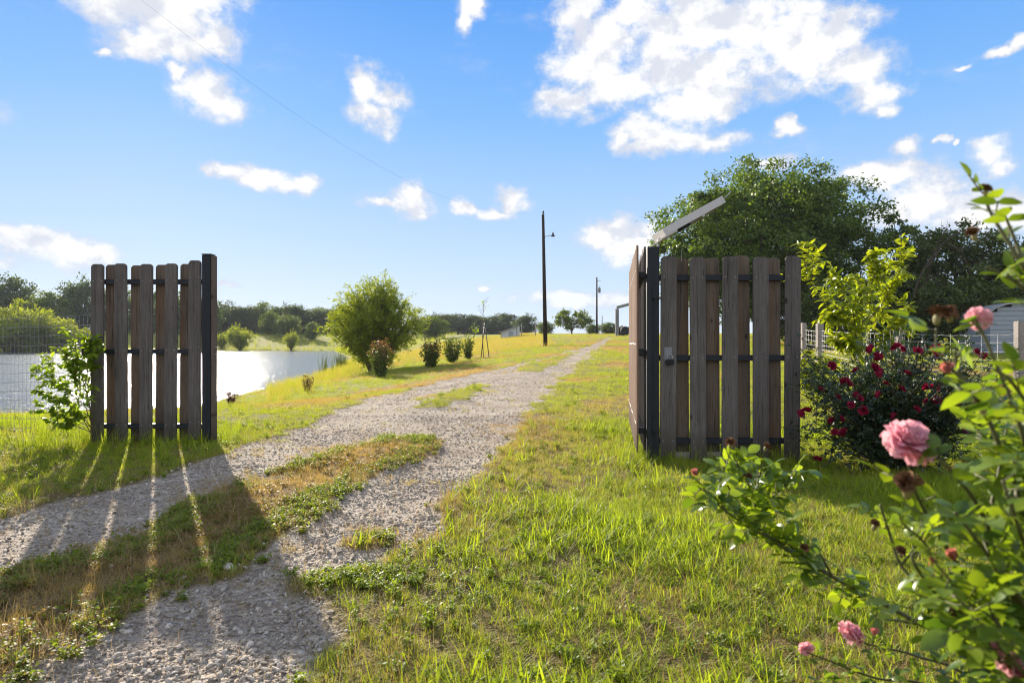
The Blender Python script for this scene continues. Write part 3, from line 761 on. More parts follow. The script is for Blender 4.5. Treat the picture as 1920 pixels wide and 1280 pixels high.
def gates():
    # left fixed panel
    Y = 7.12; zb = h1(-3.7, Y)
    g = empty('board_fence', ((-3.70), Y, zb-.02))
    tag(g, 'grey board panel beside the pond with sun glare showing through its gaps', 'fence')
    sx = lambda px: (px-960)/F*Y+3.70
    panel(g, sx(186)+.0, 5, (45.6)/F*Y, (.19, .965, 1.69), 1.865, M['wood_front'], M['wood_back'], (sx(190)-.05, sx(384)), .008, 0.0, .132)
    p0 = sx(383)+.003
    box('post', M['steel'], g, p0, p0+.092, -.065, .045, -.4, 1.965, .004)
    b = box('side_board', M['wood_back'], g, p0+.0945, p0+.114, -.060, .040, -.3, 1.96, .002)  # brown board puts the sunlit gravel's reflection on the steel post's side
    box('cap', M['steel'], g, p0-.003, p0+.098, -.07, .05, 1.9675, 1.976, .002)
    br = box('bracket', M['steel'], g, sx(159), sx(172), -.06, .03, .925, 1.03, .006)
    box('bracket_arm', M['steel'], g, sx(172)+.002, sx(190)-.06, -.02, .02, .935, .972, .003)
    box('catch', M['zinc'], g, p0+.117, p0+.155, -.03, .0, 1.005, 1.013, .001); box('catch', M['zinc'], g, p0+.117, p0+.150, -.03, .0, .932, .942, .001)
    # right fixed panel
    Y = 6.06; zb = h1(1.9, Y)
    g = empty('board_fence', (1.9, Y, zb-.02))
    tag(g, 'grey board panel with a padlock plate standing in front of the big oak', 'fence')
    sx = lambda px: (px-960)/F*Y-1.9
    panel(g, sx(1250), 5, 57.8/F*Y, (.19, .925, 1.635), 1.815, M['wood_front'], M['wood_back'], (sx(1234)+.004, sx(1481)), .004)
    box('post', M['steel'], g, sx(1212), sx(1234), -.05, .055, -.4, 1.905, .004)
    box('lower_rail_foot', M['old_wood'], g, sx(1262), sx(1440), -.012, .012, .02, .09, .004)
    pl = box('lock_plate', M['barn_steel'], g, sx(1243), sx(1258), -.053, -.0475, .905, 1.02, .002)
    lock = box('padlock', M['steel'], g, sx(1245), sx(1260), -.085, -.0545, .865, .915, .008)
    sh = spline([(sx(1248), -.07, .912), (sx(1248), -.07, .945), (sx(1252.5), -.07, .96), (sx(1257), -.07, .945), (sx(1257), -.07, .912)], 14)
    o = link('shackle', tubes_mesh('shackle', [(sh, .004)], M['zinc']), lock)
    cb = spline([(sx(1276), -.052, 1.99), (sx(1276), -.052, 1.80), (sx(1275), -.052, 1.60), (sx(1273), -.050, 1.35), (sx(1268), -.050, 1.0)], 20)
    link('cable', tubes_mesh('cable', [(cb, .0035)], M['cable']), g)
    # open gate leaf, swung away from us
    a, e = Vector((1.135, 5.98)), Vector((1.492, 8.45)); d = e-a
    g = empty('gate_leaf', (a.x, a.y, h1(a.x, a.y)-.02), math.atan2(d.y, d.x))
    tag(g, 'swung open gate leaf of red brown boards seen nearly edge on', 'gate')
    L = d.length
    fm = board_mesh(BW, 1.82, M['wood_side'], rails=(.25, .95, 1.6), dep=BT/2); bk = board_mesh(BW, 1.82, M['wood_front'])
    x = .075; i = 0
    while x < L:
        b = link('board', fm, g, (x, .0355, .10+rr.uniform(-.01, .01)), (0, R(rr.uniform(-.3, .3)), 0))
        if x+.115 < L: link('board', bk, g, (x+.115, -.0355, .10+rr.uniform(-.01, .01)), (0, R(rr.uniform(-.3, .3)), 0))
        x += .23; i += 1
    for z in (.28, .98, 1.66): box('rail', M['steel'], g, .056, L, -.0250, .0250, z-.025, z+.025, .003)
    box('stile', M['steel'], g, .0, .053, -.09, -.048, .07, 1.72, .004)
    for z in (.34, 1.5):
        h = box('hinge', M['steel'], g, -.012, .03, -.145, -.092, z-.06, z+.06, .008)
    # solar panel on the right post
    c0, c1 = at(1235, 443, 6.06), at(1347, 381, 6.06)
    ang = math.atan2(c1.z-c0.z, c1.x-c0.x); Ls = (c1-c0).length
    g = empty('solar_panel', c0); g.rotation_euler = (R(-3), -ang, R(4))
    tag(g, 'small tilted solar panel on the steel post of the padlocked panel', 'solar panel')
    bm = bmesh.new(); t = .066; w = .36
    for (u0, u1, v0, v1) in ((0, .022, -w/2, w/2), (Ls-.022, Ls, -w/2, w/2), (.022, Ls-.022, -w/2, -w/2+.022), (.022, Ls-.022, w/2-.022, w/2)):
        bx(bm, u0, u1, v0, v1, -t/2, t/2)
    bm_obj('frame', bm, M['white_metal'], g, bevel=.002)
    box('backsheet', M['backsheet'], g, .0235, Ls-.0235, -w/2+.0235, w/2-.0235, -t/2+.008, -t/2+.014, .001)
    box('solar_cells', M['cells'], g, .0235, Ls-.0235, -w/2+.0235, w/2-.0235, t/2-.010, t/2-.004, .001)
    box('end_cover', M['white_metal'], g, -.045, .11, -w/2-.012, w/2+.012, -t/2-.014, -t/2-.002, .003)
    box('junction_box', M['steel'], g, Ls*.30, Ls*.30+.11, -.05, .05, -t/2-.020, -t/2+.007, .006)
    for u in (.16, .62): box('strut', M['zinc'], g, Ls*u-.012, Ls*u+.012, -w/2+.002, w/2-.002, -t/2-.016, -t/2-.0015, .002)
    rod = spline([(Ls, -w/2+.02, 0), (Ls+.045, -w/2+.02, .012), (Ls+.09, -w/2+.02, .03)], 8)
    link('rod', tubes_mesh('rod', [(rod, .004)], M['zinc']), g)
    top = Vector((((1234-960)/F*6.06), 6.06, h1(1.9, 6.06)+1.87))
    g2 = spline([top+Vector((.0, 0, -.03)), top+Vector((.0, 0, .05)), top+Vector((.01, 0, .085)), c0+Vector((.055, 0, .0))], 14)
    inv = (Matrix.Translation(c0) @ g.rotation_euler.to_matrix().to_4x4()).inverted()
    pts = [inv @ Vector(p) for p in g2]
    link('bracket', tubes_mesh('bracket', [(pts, .011)], M['white_metal']), g)
gates()

# ------------------------------------------------------------------ trees
def make_tree(seed, H, W, th, nc, ns, nl, ll, mat, bark, shape=1.0, gap=.0, LT=LEAF1, rc=.30, lean=0.0, limbs=True, flat=1.0, spread=.42, lo=.45):
    q = np.random.RandomState(seed)
    cz = (th+H)/2; rz = (H-th)/2; rx = W/2
    # clump centres
    C = []
    while len(C) < nc:
        p = q.normal(0, 1, 3); p /= np.linalg.norm(p); r = q.uniform(.25, 1)**.45
        p = p*r*.80
        if p[2] < 0: p[0] *= 1-.25*abs(p[2])*shape; p[1] *= 1-.25*abs(p[2])*shape
        x = np.array([p[0]*rx, p[1]*rx, cz+p[2]*rz])
        if gap and C and min(np.linalg.norm((x-c)/[rx, rx, rz]) for c in C) < gap: 
            gap *= .995; continue
        C.append(x)
    C = np.array(C); C[:, 0] += lean*(C[:, 2]-th)
    A = Acc(); cr = rc*min(rx, rz*1.3)*q.uniform(.7, 1.3, nc)
    for c, r in zip(C, cr):
        n = norm(q.normal(0, 1, (ns, 3))+[0, 0, .25]); sub = c+n*r*q.uniform(lo, 1.05, (ns, 1))*[1, 1, .75*flat]
        P = np.repeat(sub, nl, 0); nn = np.repeat(n, nl, 0)
        P = P+q.normal(0, 1, P.shape)*r*spread*[1, 1, .6]
        Nn = norm(nn*.9+q.normal(0, .42, P.shape)+[0, 0, .5]); D = norm(q.normal(0, 1, P.shape)+nn*.5-[0, 0, .25])
        A.add(*stamp(LT[0], LT[1], P, frames(D, Nn), ll*q.uniform(.6, 1.35, len(P)), q))
    crown = A.mesh('crown', M[mat])
    tr = .022*H+.012*W; lst = []
    base = np.array([0, 0, -.3]); top = np.array([lean*(cz-th)*.8, 0, cz+.2*rz])
    tp = spline([base, [q.normal(0, .02*H), q.normal(0, .02*H), th*.7], [q.normal(0, .03*H), q.normal(0, .03*H), th+.25*rz], top], 12)
    lst.append((tp, np.linspace(tr, tr*.18, 12)*np.where(np.arange(12) == 0, 1.35, 1)))
    if limbs:
        for i in q.permutation(nc)[:min(nc, 34)]:
            k = q.randint(4, 10); s = tp[k]; e = C[i]
            m1 = s*.6+e*.4+np.array([0, 0, .10*np.linalg.norm(e-s)])+q.normal(0, .03*W, 3)
            pp = spline([s, m1, e], 9); lst.append((pp, np.linspace(tr*.40, tr*.06, 9)))
            for _ in range(2):
                e2 = e+np.clip(q.normal(0, 1, 3), -1.2, 1.2)*cr[i]*.5; lst.append((spline([pp[5], (pp[6]+e2)/2+q.normal(0, .02*W, 3), e2], 6), np.linspace(tr*.14, tr*.03, 6)))
    trunk = tubes_mesh('trunk', lst, M[bark], 6)
    return trunk, crown
def place_tree(name, meshes, loc, rz, sc, label, cat, group=None):
    e = empty(name, loc, rz); e.scale = sc
    link('trunk', meshes[0], e); link('crown', meshes[1], e)
    return tag(e, label, cat, group)

def feathery(seed, H, W, stems, twigs, leaves, ll, mat, LT=LEAFN, up=.75, rad=.05):
    """many rising stems carrying narrow leaves: willow habit"""
    q = np.random.RandomState(seed); A = Acc(); lst = []
    for i in range(stems):
        az = q.uniform(0, 6.283); f = math.sqrt(q.rand()); r = f*W/2
        hh = H*(1-.42*f**1.8)*q.uniform(.72, 1.0)
        e = np.array([math.cos(az)*r, math.sin(az)*r, hh])
        m1 = np.array([math.cos(az)*r*.30, math.sin(az)*r*.30, hh*.38]); m2 = np.array([math.cos(az)*r*.72, math.sin(az)*r*.72, hh*.72])
        s = spline([[math.cos(az)*.12*W*f*.3, math.sin(az)*.12*W*f*.3, -.2], m1, m2+q.normal(0, .03*W, 3), e], 16)
        lst.append((s, np.linspace(rad, rad*.12, 16)))
        for j in range(twigs):
            t = q.uniform(.16, 1.0)*15; k = int(min(t, 14)); b = s[k]+(s[k+1]-s[k])*(t-k); tg = norm(s[k+1]-s[k])
            o = norm(q.normal(0, 1, 3)*[1, 1, .5]+tg*up+np.array([math.cos(az), math.sin(az), 0])*.45)
            L = q.uniform(.08, .17)*W
            tt = q.uniform(.1, 1, leaves)[:, None]
            P = b+o*L*tt+q.normal(0, .012*W, (leaves, 3))+np.array([0, 0, -.25*L])*tt**2
            D = norm(o[None]+q.normal(0, .55, P.shape)-[0, 0, .15]); Nn = norm(q.normal(0, 1, P.shape)+[0, 0, .4])
            A.add(*stamp(LT[0], LT[1], P, frames(D, Nn), ll*q.uniform(.6, 1.4, leaves), q))
    return tubes_mesh('trunk', lst, M['bark'], 5), A.mesh('crown', M[mat])

def build_trees():
    q = random.Random(21)
    # big oak behind the padlocked panel
    Y = 45; b = on(1425, Y)
    H = CAMZ+(640-306)/F*Y-b.z; W = 430/F*Y
    place_tree('oak_tree', make_tree(4, H*.98, W*1.05, .8, 84, 18, 84, .20, 'oak', 'bark', .5, .30, rc=.25, spread=.17, lo=.72), b, .6, (1, 1, 1),
               'large dense round crowned oak rising behind the padlocked board panel', 'tree')
    # ragged dark trees to its right
    for i, (px, top, w, Yd, lab, sd) in enumerate([(1690, 372, 110, 40, 'thin ragged tree with a leafy tip, next right of the oak', 31),
                                          (1800, 398, 215, 38, 'dark tree with bare twigs leaning over the scrub, right of the thin ragged one', 32),
                                          (1950, 430, 230, 36, 'dark bushy tree standing behind the grey ribbed shed', 33)]):
        b = on(px, Yd); H = CAMZ+(640-top)/F*Yd-b.z; W = w/F*Yd
        place_tree('ragged_tree', make_tree(sd, H, W, .8, 30 if i == 0 else 50, 9, 30, .19, 'scrub' if i else 'oak', 'bark', -.2, .36, rc=.24, lean=.12, spread=.26), b, q.uniform(0, 6), (1, 1, 1), lab, 'tree')
    for i, (px, top, w, Yd) in enumerate([(1560, 520, 170, 36), (1650, 490, 160, 37), (1745, 520, 180, 36), (1835, 505, 170, 34), (1935, 490, 180, 33), (1490, 560, 130, 42), (2040, 470, 240, 36)]):
        b = on(px, Yd); H = CAMZ+(640-top)/F*Yd-b.z; W = w/F*Yd
        if i < 4: sm = make_tree(50+i, H, W, -.3, 38, 9, 34, .17, 'scrub', 'bark', 0, .25, rc=.28, spread=.28)
        place_tree('scrub_tree', sm, b, q.uniform(0, 6), (1, 1, 1), 'dark low bushy tree in the shaded thicket behind the right wire fence', 'tree', 'thicket behind the right wire fence')
    # bare dead limb reaching out of the thicket
    b = on(1740, 35.5); e = empty('dead_branch', b); tag(e, 'bare grey dead limb arching out of the dark thicket right of the oak', 'branch'); ro = np.array(b); q2 = np.random.RandomState(5); lst = []
    mains = [[(1700, 600, 35.5), (1725, 520, 35.3), (1760, 465, 35.2), (1800, 435, 35.2), (1835, 420, 35.3)], [(1740, 500, 35.2), (1760, 470, 35), (1768, 450, 35)], [(1712, 560, 35.4), (1745, 520, 35), (1765, 540, 35)], [(1775, 455, 35.2), (1800, 470, 35), (1812, 490, 35)]]
    for i, m_ in enumerate(mains):
        sp_ = spline([np.array(at(*p))-ro for p in m_], 16); lst.append((sp_, np.linspace(.075 if i == 0 else .04, .010, 16)))
        for j in range(9):
            k = q2.randint(4, 15); d = norm(sp_[k]-sp_[k-1])*.6+q2.normal(0, .45, 3); lst.append((spline([sp_[k], sp_[k]+d*.6, sp_[k]+d*1.1+[0, 0, .1]], 6), np.linspace(.014, .005, 6)))
    link('limb', tubes_mesh('limb', lst, M['bark'], 5), e)
    # willow on the near bank
    b = on(702, 37); Hh = CAMZ+(640-512)/F*37-b.z
    place_tree('willow', feathery(8, Hh, 172/F*37, 150, 15, 26, .19, 'willow', rad=.055), b, 1.0, (1, 1, 1), 'large feathery yellow green willow on the near bank of the pond', 'tree')
    # far wood
    V = [make_tree(60+i, 9, 7.5, -1.2, 46, 9, 17, .42, 'wood_far_dark' if i % 3 else 'wood_far_mid', 'bark', -.25, .25, rc=.34, spread=.32) for i in range(6)]
    def far(px, top, w, Yd, v, name, lab, group=None, cat='tree'):
        b = on(px, Yd); H = CAMZ+(640-top)/F*Yd-b.z; W = w/F*Yd
        place_tree(name, V[v], b, q.uniform(0, 6.28), (W/7.5, W/7.5, H/9), lab, cat, group)
    far(28, 500, 90, 165, 1, 'broadleaf_tree', 'tall dark tree at the far left end of the wood across the pond')
    far(92, 538, 85, 158, 0, 'broadleaf_tree', 'rounded mid green tree between two tall dark trees at the left across the pond')
    far(148, 512, 78, 168, 2, 'broadleaf_tree', 'tall open dark tree seen just left of the board panel by the pond')
    far(-40, 520, 100, 165, 4, 'broadleaf_tree', 'dark tree cut by the left frame edge across the pond')
    for i, (px, top) in enumerate([(205, 545), (245, 556), (280, 548), (315, 560), (350, 556), (385, 562)]):
        far(px, top-16, 62, 172+(i % 3)*6, (i*2+1) % 6, 'broadleaf_tree', 'dark broadleaf tree glimpsed through the gaps of the left board panel', 'far trees behind the left board panel')
    for i in range(15):
        px = 408+i*17.5; top = 566+q.uniform(-4, 8)
        far(px, top, 56, 200+(i % 2)*14, [1, 2, 4, 5, 1, 3][i % 6] , 'broadleaf_tree', 'dark broadleaf tree in the wood between the left panel and the willow', 'wood between the left panel and the willow')
    for i, (px, top, w) in enumerate([(505, 578, 40), (540, 588, 50), (585, 600, 30)]):
        far(px, top, w, 184-i*7, 0 if i != 1 else 3, 'broadleaf_tree', ['pale green tree at the wood edge, tallest of the three lit ones', 'pale green tree in the middle of the three at the wood edge', 'small pale green tree at the wood edge nearest the willow'][i])
    for i in range(11):
        px = 796+i*15.5; top = 583+q.uniform(-3, 8)
        far(px, top, 46, 225+(i % 2)*14, [1, 2, 4, 5][i % 4], 'broadleaf_tree', 'hazy dark tree in the distant wood between the willow and the lean-to', 'distant wood right of the willow')
    far(812, 590, 60, 150, 3, 'broadleaf_tree', 'mid green tree directly right of the willow')
    far(985, 586, 50, 190, 2, 'broadleaf_tree', 'round dark tree behind the little lean-to')
    # open crowned tree beside the second pole
    b = on(1072, 108); H = CAMZ+(640-580)/F*108-b.z; W = 92/F*108
    place_tree('open_tree', make_tree(77, H, W, .5, 24, 8, 16, .32, 'wood_far_mid', 'bark', .3, .42, rc=.24), b, 2, (1, 1, 1), 'wide open crowned tree standing between the two utility poles', 'tree')
    for px, top, w, Yd, lab in [(1022, 600, 36, 112, 'small pale shrub behind the foot of the lamp pole'), (1142, 602, 44, 125, 'low shrub right of the second utility pole'), (1112, 606, 30, 118, 'low shrub behind the second utility pole'), (1170, 612, 26, 120, 'low shrub under the steel barn frame')]:
        far(px, top, w, Yd, 0, 'shrub', lab, cat='shrub')
    # far willows and round shrubs on the far shore
    wl = [feathery(90+i, 6, 7, 60, 10, 16, .50, 'willow_far', rad=.05) for i in range(2)]
    for i, (px, top, w, Yd, lab) in enumerate([(20, 558, 150, 128, 'broad pale willow at the left edge of the far shore'), (85, 575, 110, 130, 'pale willow in the middle of the far shore clump'), (128, 600, 60, 132, 'lowest pale willow right of the far shore clump'), (-70, 565, 140, 126, 'pale willow beyond the left frame edge'),
                                         (165, 612, 50, 134, 'small pale willow just left of the board panel'), (450, 607, 54, 148, 'round bushy willow on the far shore just right of the left panel post'), (415, 620, 26, 149, 'small bush on the far shore touching the left panel post'), (546, 618, 28, 149, 'small round bush on the far shore left of the big willow')]):
        b = on(px, Yd); H = CAMZ+(640-top)/F*Yd-b.z
        place_tree('far_willow', wl[i % 2], b, q.uniform(0, 6), (w/F*Yd/7, w/F*Yd/7, H/6), lab, 'shrub')
build_trees()

# ------------------------------------------------------------------ planted shrubs and saplings
def shrub_mesh(seed, H, W, stems, leaves, ll, mats, split=.68, LT=LEAF8, vase=.35):
    """upright vase of stems; returns stem mesh, lower leaves, upper (new) leaves"""
    q = np.random.RandomState(seed); lo, hi = Acc(), Acc(); lst = []
    for i in range(stems):
        az = q.uniform(0, 6.283); f = math.sqrt(q.rand()); hh = H*q.uniform(.62, 1.0)*(1-.22*f*f)
        d = np.array([math.cos(az), math.sin(az), 0])
        s = spline([d*W*.06, d*f*W*.5*vase*1.5+[0, 0, hh*.4], d*f*W*.5+[0, 0, hh]+q.normal(0, .02*W, 3)], 10)
        lst.append((s, np.linspace(.008*H, .002*H, 10)))
        t = q.uniform(.12, 1, leaves)*9; k = np.minimum(t.astype(int), 8); P = s[k]+(s[k+1]-s[k])*(t-k)[:, None]+q.normal(0, .05*W, (leaves, 3))
        P[:, 2] = np.maximum(P[:, 2], .03)
        D = norm(q.normal(0, 1, P.shape)+d*.5+[0, 0, .5]); Nn = norm(q.normal(0, .7, P.shape)+[0, 0, .6])
        up = P[:, 2]+q.normal(0, .14*H, leaves) > split*H
        for acc, m in ((lo, ~up), (hi, up)):
            if m.sum(): acc.add(*stamp(LT[0], LT[1], P[m], frames(D[m], Nn[m]), ll*q.uniform(.6, 1.3, m.sum()), q))
    return lst, lo, hi
def shrub(name, px, Yd, top, w, stems, leaves, ll, mats, lab, split=.68, seed=1, sub=0.0):
    b = on(px, Yd); H = CAMZ+(640-top)/F*Yd-b.z; W = w/F*Yd
    lst, lo, hi = shrub_mesh(seed, H, W, stems, leaves, ll, mats, split)
    e = empty(name, b); tag(e, lab, 'shrub')
    link('stem', tubes_mesh('stem', lst, M['bark_thin'], 5), e)
    n0 = sum(len(t) for t in lo.T)
    if hi.n and mats[1]:
        for v_, t_, r_ in zip(hi.V, hi.raw, hi.r): lo.add(v_, t_, r_)
    me = lo.mesh('foliage', M[mats[0]])
    if mats[1]:
        me.materials.append(M[mats[1]])
        for p in list(me.polygons)[n0:]: p.material_index = 1
    link('foliage', me, e)
def build_shrubs():
    Yof = lambda px, py: gpt(px, py)[1]
    shrub('ornamental_shrub', 713, Yof(713, 708), 628, 52, 44, 60, .085, ('myrtle_low', 'myrtle_top'), 'red tipped upright shrub in front of the willow, largest of the red tipped pair', .62, 3)
    shrub('ornamental_shrub', 808, Yof(808, 690), 630, 40, 38, 55, .095, ('myrtle_low', 'myrtle_top'), 'smaller red tipped shrub midway between the willow and the stake', .66, 4)
    shrub('ornamental_shrub', 848, Yof(848, 680), 625, 46, 34, 42, .11, ('myrtle_low', None), 'green loose shrub next to the smaller red tipped shrub', 2, 5)
    shrub('ornamental_shrub', 880, Yof(880, 674), 624, 36, 26, 36, .11, ('myrtle_low', None), 'green loose shrub right beside the staked sapling', 2, 6)
    shrub('ornamental_shrub', 575, Yof(575, 735), 698, 26, 18, 26, .055, ('purple', None), 'small dark purple shrub on the grassy bank', 2, 7)
    shrub('ornamental_shrub', 433, Yof(433, 756), 728, 28, 16, 24, .055, ('purple', None), 'tiny purple shrub beside the left panel post', 2, 8)
    # staked sapling
    b = on(908, Yof(908, 671)); s = b.y/F
    e = empty('staked_sapling', b); tag(e, 'thin bare sapling tied between two leaning stakes', 'sapling')
    q = np.random.RandomState(2); top = (671-562)*s
    lst = [(spline([(-.05, 0, 0), (-.10, 0, top*.5), (-.02, .02, top)], 12), np.linspace(.028, .008, 12))]
    for i in range(9):
        z = top*q.uniform(.7, 1); d = q.normal(0, 1, 3)*[.25, .25, 0]+[0, 0, .35]; lst.append((spline([(-.05, 0, z), np.array([-.05, 0, z])+d*.6, np.array([-.05, 0, z])+d], 5), np.linspace(.008, .003, 5)))
    link('stem', tubes_mesh('stem', lst, M['bark_thin'], 5), e)
    A = Acc(); P = np.concatenate([q.normal(0, .16, (70, 3))+[-.5, 0, top*.50], q.normal(0, .12, (30, 3))+[-.03, 0, top*.93]])
    A.add(*stamp(LEAF1[0], LEAF1[1], P, frames(norm(q.normal(0, 1, P.shape)), norm(q.normal(0, 1, P.shape))), q.uniform(.06, .13, len(P)), q))
    link('foliage', A.mesh('foliage', M['vine']), e)
    for sgn in (-1, 1):
        link('stake', tubes_mesh('stake', [([(.25*sgn+.05, 0, -.2), (.02, 0, (671-605)*s)], .024)], M['steel'], 5), e)
    # leafy volunteer bush against the left panel
    sprout('leafy_sapling', Vector((-4.42, 7.0, h1(-4.42, 7.0))), 'bright green leafy sapling growing against the left end of the board panel',
           [(172, 828, 7.0), (168, 760, 6.98), (150, 690, 6.95), (140, 640, 6.92)], 1.0,
           [[(168, 770, 6.98), (120, 730, 6.9), (60, 700, 6.9)], [(165, 740, 6.98), (130, 690, 6.95), (118, 655, 6.9)], [(160, 720, 6.95), (168, 660, 6.95), (165, 635, 6.95)],
            [(170, 800, 6.98), (120, 780, 6.9), (75, 770, 6.9)], [(170, 790, 7.), (150, 730, 6.95), (152, 680, 6.95)], [(168, 765, 7.), (105, 715, 6.95), (95, 680, 6.9)], [(172, 815, 7.), (140, 760, 6.9), (110, 750, 6.9)], [(172, 810, 7.), (130, 795, 6.9), (90, 790, 6.9)], [(168, 760, 6.98), (140, 715, 6.9), (138, 665, 6.9)], [(168, 780, 6.98), (115, 750, 6.9), (85, 735, 6.9)], [(170, 800, 6.98), (150, 780, 6.9), (118, 800, 6.9)], [(165, 720, 6.98), (172, 690, 6.9), (178, 650, 6.9)]],
           'vine', .060, 50, .008, 3, leaf8(.24, .06, .2))
    # yellow green young tree behind the red roses
    sprout('young_tree', Vector(((1612-960)/F*8.4, 8.4, h1(4.3, 8.4))), 'glowing yellow green young tree behind the red roses by the wire fence',
           [(1612, 790, 8.4), (1612, 690, 8.4), (1620, 580, 8.4), (1652, 500, 8.4), (1664, 468, 8.4)], 1.0,
           [[(1612, 690, 8.4), (1570, 610, 8.3), (1530, 540, 8.2), (1508, 500, 8.2)], [(1615, 650, 8.4), (1590, 560, 8.5), (1560, 500, 8.5)], [(1618, 610, 8.4), (1660, 560, 8.5), (1685, 500, 8.5), (1692, 472, 8.5)],
            [(1620, 560, 8.4), (1640, 515, 8.2), (1632, 478, 8.2)], [(1612, 670, 8.4), (1660, 620, 8.2), (1705, 580, 8.2)], [(1614, 640, 8.4), (1580, 600, 8.2), (1545, 590, 8.2)], [(1612, 680, 8.4), (1590, 650, 8.2), (1565, 640, 8.2)],
            [(1616, 630, 8.4), (1650, 590, 8.6), (1670, 540, 8.6)], [(1613, 690, 8.4), (1640, 660, 8.3), (1660, 630, 8.2)], [(1614, 640, 8.4), (1600, 590, 8.), (1605, 540, 8.)], [(1612, 690, 8.4), (1600, 660, 8.), (1610, 620, 8.)]],
           'sapling', .105, 58, .012, 5, leaf8(.19, .05, .28))
    # low yellow green shoots left of the red roses
    sprout('low_shoots', Vector(((1525-960)/F*7.6, 7.6, h1(3.3, 7.6))), 'low yellow green leafy shoots between the padlocked panel and the red roses',
           [(1530, 810, 7.6), (1530, 740, 7.6), (1525, 680, 7.6)], 1.0,
           [[(1530, 780, 7.6), (1508, 730, 7.5), (1502, 680, 7.5)], [(1530, 770, 7.6), (1560, 720, 7.5), (1590, 690, 7.5)], [(1530, 760, 7.6), (1545, 700, 7.5), (1550, 670, 7.5)], [(1530, 780, 7.6), (1520, 730, 7.4), (1515, 700, 7.4)]],
           'sapling', .08, 36, .007, 6, leaf8(.19, .05, .25))
    # reeds at the water edge
    for (px, py, n, lab) in [(640, 690, 42, 'clump of tall reeds at the waterline left of the willow'), (612, 700, 14, 'thin clump of reeds standing left of the denser reed clump')]:
        Yd = Yof(px, py); b = on(px, Yd); q = np.random.RandomState(px)
        V, T, r = blades(q, n*3, (.8, 1.55), (.02, .04), .45, .12, (.0, .35)); e = link('reed_clump', np_mesh('reed_clump', V, T, M['reed'], r, True), None, b); tag(e, lab, 'reeds')
def sprout(name, base, lab, main, sc, branches, mat, ll, nleaf, rad, seed, LT):
    q = np.random.RandomState(seed); A = Acc(); lst = []; e = empty(name, base); tag(e, lab, 'sapling')
    bl = np.array(base)
    B = [main]+branches
    for i, br in enumerate(B):
        s = spline([np.array(at(*p))-bl for p in br], 18)
        if i == 0: s[0][2] = -.05
        lst.append((s, np.linspace(rad if i == 0 else rad*.55, rad*.18, 18)))
        tw = [s]
        L = np.linalg.norm(s[-1]-s[0])
        for j in range(9):                                  # side twigs
            k = q.randint(6, 17); d = norm(q.normal(0, 1, 3)+[0, 0, .5]+norm(s[17]-s[8])*.7); t = spline([s[k], s[k]+d*L*.14, s[k]+d*L*.25-[0, 0, .02*L]], 8); tw.append(t); lst.append((t, np.linspace(rad*.22, rad*.1, 8)))
        for ti, t in enumerate(tw):
            n = nleaf if ti == 0 else nleaf//3; lo = .35 if ti == 0 else .15
            u = np.linspace(lo, 1, n)*(len(t)-1.001); k = u.astype(int); P = t[k]+(t[k+1]-t[k])*(u-k)[:, None]
            tg = norm(t[k+1]-t[k]); side = norm(np.cross(tg, [0, 0, 1.])+1e-6)*np.where(np.arange(n) % 2, 1, -1)[:, None]
            D = norm(tg*.55+side*.8+q.normal(0, .35, P.shape)-[0, 0, .25]); Nn = norm(q.normal(0, .45, P.shape)+[0, 0, .9]-D*.2)
            A.add(*stamp(LT[0], LT[1], P, frames(D, Nn), ll*q.uniform(.55, 1.2, n), q))
    link('stem', tubes_mesh('stem', lst, M['bark_thin'], 6), e)
    link('foliage', A.mesh('foliage', M[mat], True), e)
build_shrubs()

# ------------------------------------------------------------------ roses
def petal(w=.5, cup=.28, curl=.12):
    """broad cupped petal, unit length, 3 x 4 grid"""
    V = []; T = []
    for i, (t, ww) in enumerate([(0, .25), (.35, .8), (.7, 1.0), (.92, .82), (1.0, .45)]):
        for s in (-1, -.5, 0, .5, 1):
            z = cup*(s*s*.5*ww)+cup*.8*t*t-(curl*max(0, t-.7)/.3 if t > .7 else 0)
            V.append((t, s*w*ww, z))
    for i in range(4):
        for j in range(4):
            a = i*5+j; T += [(a, a+1, a+6), (a, a+6, a+5)]
    return V, T
def rose_mesh(name, seed, R0, rings, mat, openness=1.0):
    q = np.random.RandomState(seed); A = Acc(); pt = petal()
    pv = np.array(pt[0])
    for k, (n, L, el) in enumerate(rings):                     # el: elevation of the petal axis
        az = np.arange(n)*6.283/n+q.uniform(0, 6)+q.normal(0, .2, n); e = np.radians(el)*openness+q.normal(0, .12, n)
        D = np.stack([np.cos(az)*np.cos(e), np.sin(az)*np.cos(e), np.sin(e)], 1)
        Nn = np.stack([-np.cos(az)*np.sin(e), -np.sin(az)*np.sin(e), np.cos(e)], 1)+q.normal(0, .12, (n, 3))
        for j in range(n):                                     # each petal with its own ruffled edge
            v = pv.copy(); w_ = v[:, 0]**2
            v[:, 2] += w_*(.10*np.sin(v[:, 1]*9+q.uniform(0, 6))+q.normal(0, .035, len(v))); v[:, 0] += w_*q.normal(0, .04, len(v))
            A.add(*stamp(v, pt[1], q.normal(0, .03*R0, (1, 3)), frames(D[j:j+1], Nn[j:j+1]), R0*L*q.uniform(.85, 1.12, 1), q))
    return A.mesh(name, M[mat], True)
FULL = [(5, .45, 84), (7, .62, 74), (9, .78, 60), (10, .92, 42), (10, 1.0, 22), (9, 1.0, 2), (8, .92, -22), (6, .8, -45)]
SMALL = [(5, .5, 78), (6, .8, 55), (7, 1.0, 28), (6, 1.0, 5)]
